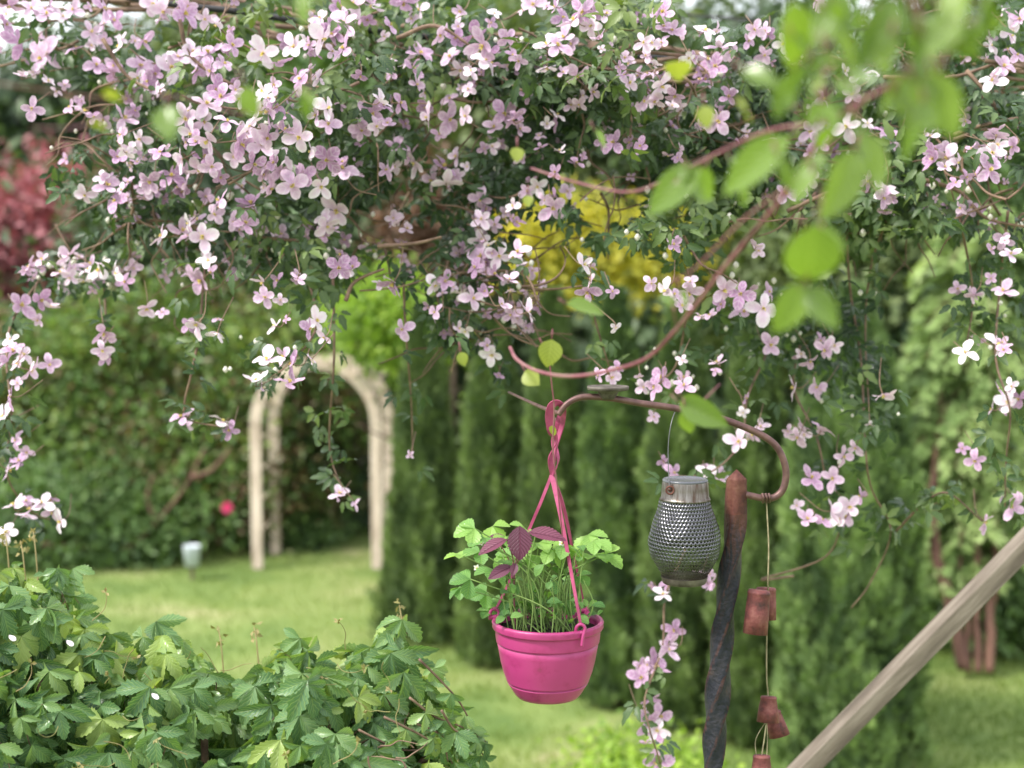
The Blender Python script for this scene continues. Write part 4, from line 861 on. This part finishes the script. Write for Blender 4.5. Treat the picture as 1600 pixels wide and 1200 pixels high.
for _ in range(780):
    px=rnd.uniform(-120,752); x=(px-800)*YC/FPX; th=rnd.uniform(-.35,2.7); zt=ztop(x); H=.50
    dr_=min(1,(765-px)/200)**.5
    hy=HY*dr_*(.9+.15*math.sin(px*.03)); lump=.03*math.sin(px*.035+th*3)+.02*math.sin(px*.08+th*5)
    q=rnd.uniform(.86,1.03)
    y=YC-hy*math.cos(th)*q; z=zt-H*(1-math.sin(th)*q)*.8+lump
    if th<0: z=zt-H*.8+H*th*.9; 
    if px>610 and rnd.random()<.35: continue
    # hollow showing twigs near the bottom centre
    if 510<px<620 and th<.32 and rnd.random()<.85: continue
    n_=np.array([random.gauss(0,.3),-math.cos(th)*.8-.15,.35+max(0,math.sin(th))*.8])
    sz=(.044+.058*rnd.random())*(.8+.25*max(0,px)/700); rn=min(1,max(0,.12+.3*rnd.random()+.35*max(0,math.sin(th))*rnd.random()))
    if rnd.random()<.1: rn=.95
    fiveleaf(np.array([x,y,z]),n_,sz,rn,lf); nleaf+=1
    if rnd.random()<.5: tube(tw,[(x,y,z),(x+random.gauss(0,.01),y+.02,z-.03),(x+random.gauss(0,.02),y+.05,z-.09)],.0013,4,n=3,cap=False)
# inner layer of darker shaded leaves so the mound is dense
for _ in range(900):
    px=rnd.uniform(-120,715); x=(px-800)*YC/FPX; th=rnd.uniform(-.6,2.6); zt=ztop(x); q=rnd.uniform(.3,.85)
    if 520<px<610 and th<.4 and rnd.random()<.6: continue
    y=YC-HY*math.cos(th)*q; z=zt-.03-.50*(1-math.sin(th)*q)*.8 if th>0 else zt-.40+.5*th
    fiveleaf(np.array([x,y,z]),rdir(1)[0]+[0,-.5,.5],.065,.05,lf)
# trailing sprays on the right
for (pts) in ([(655,1030),(690,1065),(720,1100),(745,1150)],[(640,1090),(680,1120),(720,1135),(760,1160)],[(600,1120),(660,1150),(700,1180),(720,1230)],[(650,1130),(690,1150),(700,1190)],[(560,1140),(620,1175),(650,1230)],[(690,1110),(710,1140),(735,1150),(755,1180)]):
    sp=[P(x,y,2.85+.03*i) for i,(x,y) in enumerate(pts)]; tube(tw,sp,[.003,.0015],5); q=smooth_path(sp,5)
    for p in q[3::4]: fiveleaf(p+rdir(1)[0]*.012,(random.gauss(0,.4),-.6,.7),random.uniform(.035,.058),.25+.5*random.random(),lf)
# bare twigs in the hollow, tendrils over the leaves, dry stalks behind
for _ in range(45):
    x=random.uniform(490,660); y=random.uniform(1150,1230); a=random.uniform(0,6.28); d=random.uniform(2.75,3.0); pts=[]
    for k in range(5): pts.append(P(x,y,d)); a+=random.gauss(0,.5); x+=16*math.cos(a); y+=12*math.sin(a)
    tube(tw,pts,[.0022,.001],4,n=3,cap=False)
for _ in range(70):
    px=random.uniform(0,740); x=(px-800)*YC/FPX; th=random.uniform(.1,1.6); zt=ztop(x); y=YC-HY*1.05*math.cos(th); z=zt-.4*(1-math.sin(th))+.02; a=rdir(1)[0]; p=np.array([x,y,z]); pts=[p]
    for k in range(4): a=norm(a+rdir(1)[0]*.5+[0,-.1,.15]); pts.append(pts[-1]+a*.018)
    tube(td,pts,[.0012,.0007],4,n=3,rnd=random.random(),cap=False)
    if random.random()<.5: 
        for _ in range(5): td.inst(L_SIMPLE,[pts[-1]],frames(rdir(1),rdir(1)),[.012],[random.random()])
for (x,y0,y1) in ((632,1000,945),(40,890,845),(60,900,830),(15,880,830),(405,1030,980),(350,1040,985)):
    tube(td,[P(x,y0+20,3.4),P(x-4,(y0+y1)/2,3.42),P(x-8,y1,3.45)],[.002,.0015],5,rnd=.8)
    for k in range(10): td.inst(L_SIMPLE,[P(x-8+random.gauss(0,4),y1+random.uniform(-6,25),3.45)],frames(rdir(1),rdir(1)),[.02],[random.random()])
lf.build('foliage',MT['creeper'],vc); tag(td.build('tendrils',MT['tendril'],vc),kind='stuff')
# main woody stems going down to the ground so that the mound is carried
mb=tw
for k in range(6):
    x=-1.2+k*.2; tube(mb,[(x,3.1,0),(x+random.gauss(0,.06),3.05,.8),(x+random.gauss(0,.1),3.05,1.5),(x+random.gauss(0,.12),3.0,ztop(x)-.15)],[.02,.015,.008],6)
mb.build('stem',MT['vine'],vc)
# fallen petals
for (x,y,lb) in ((14,992,'white fallen petal on the dark creeper leaves at the left edge'),(237,1083,'small white fallen petal on the creeper mid slope'),(104,1000,'pinkish fallen petal near the creeper ridge')):
    mb=MB(); zt=P(x,y,2.72); mb.inst(petal_t(.3,.6),[zt],frames([[.6,-.2,-.5]],[[.2,-.6,.9]]),[.018],[.95]); tag(mb.build('fallen_petal',MT['petal']),lb,'petal','fallen clematis petals on the creeper')
print('built', len(bpy.data.objects))
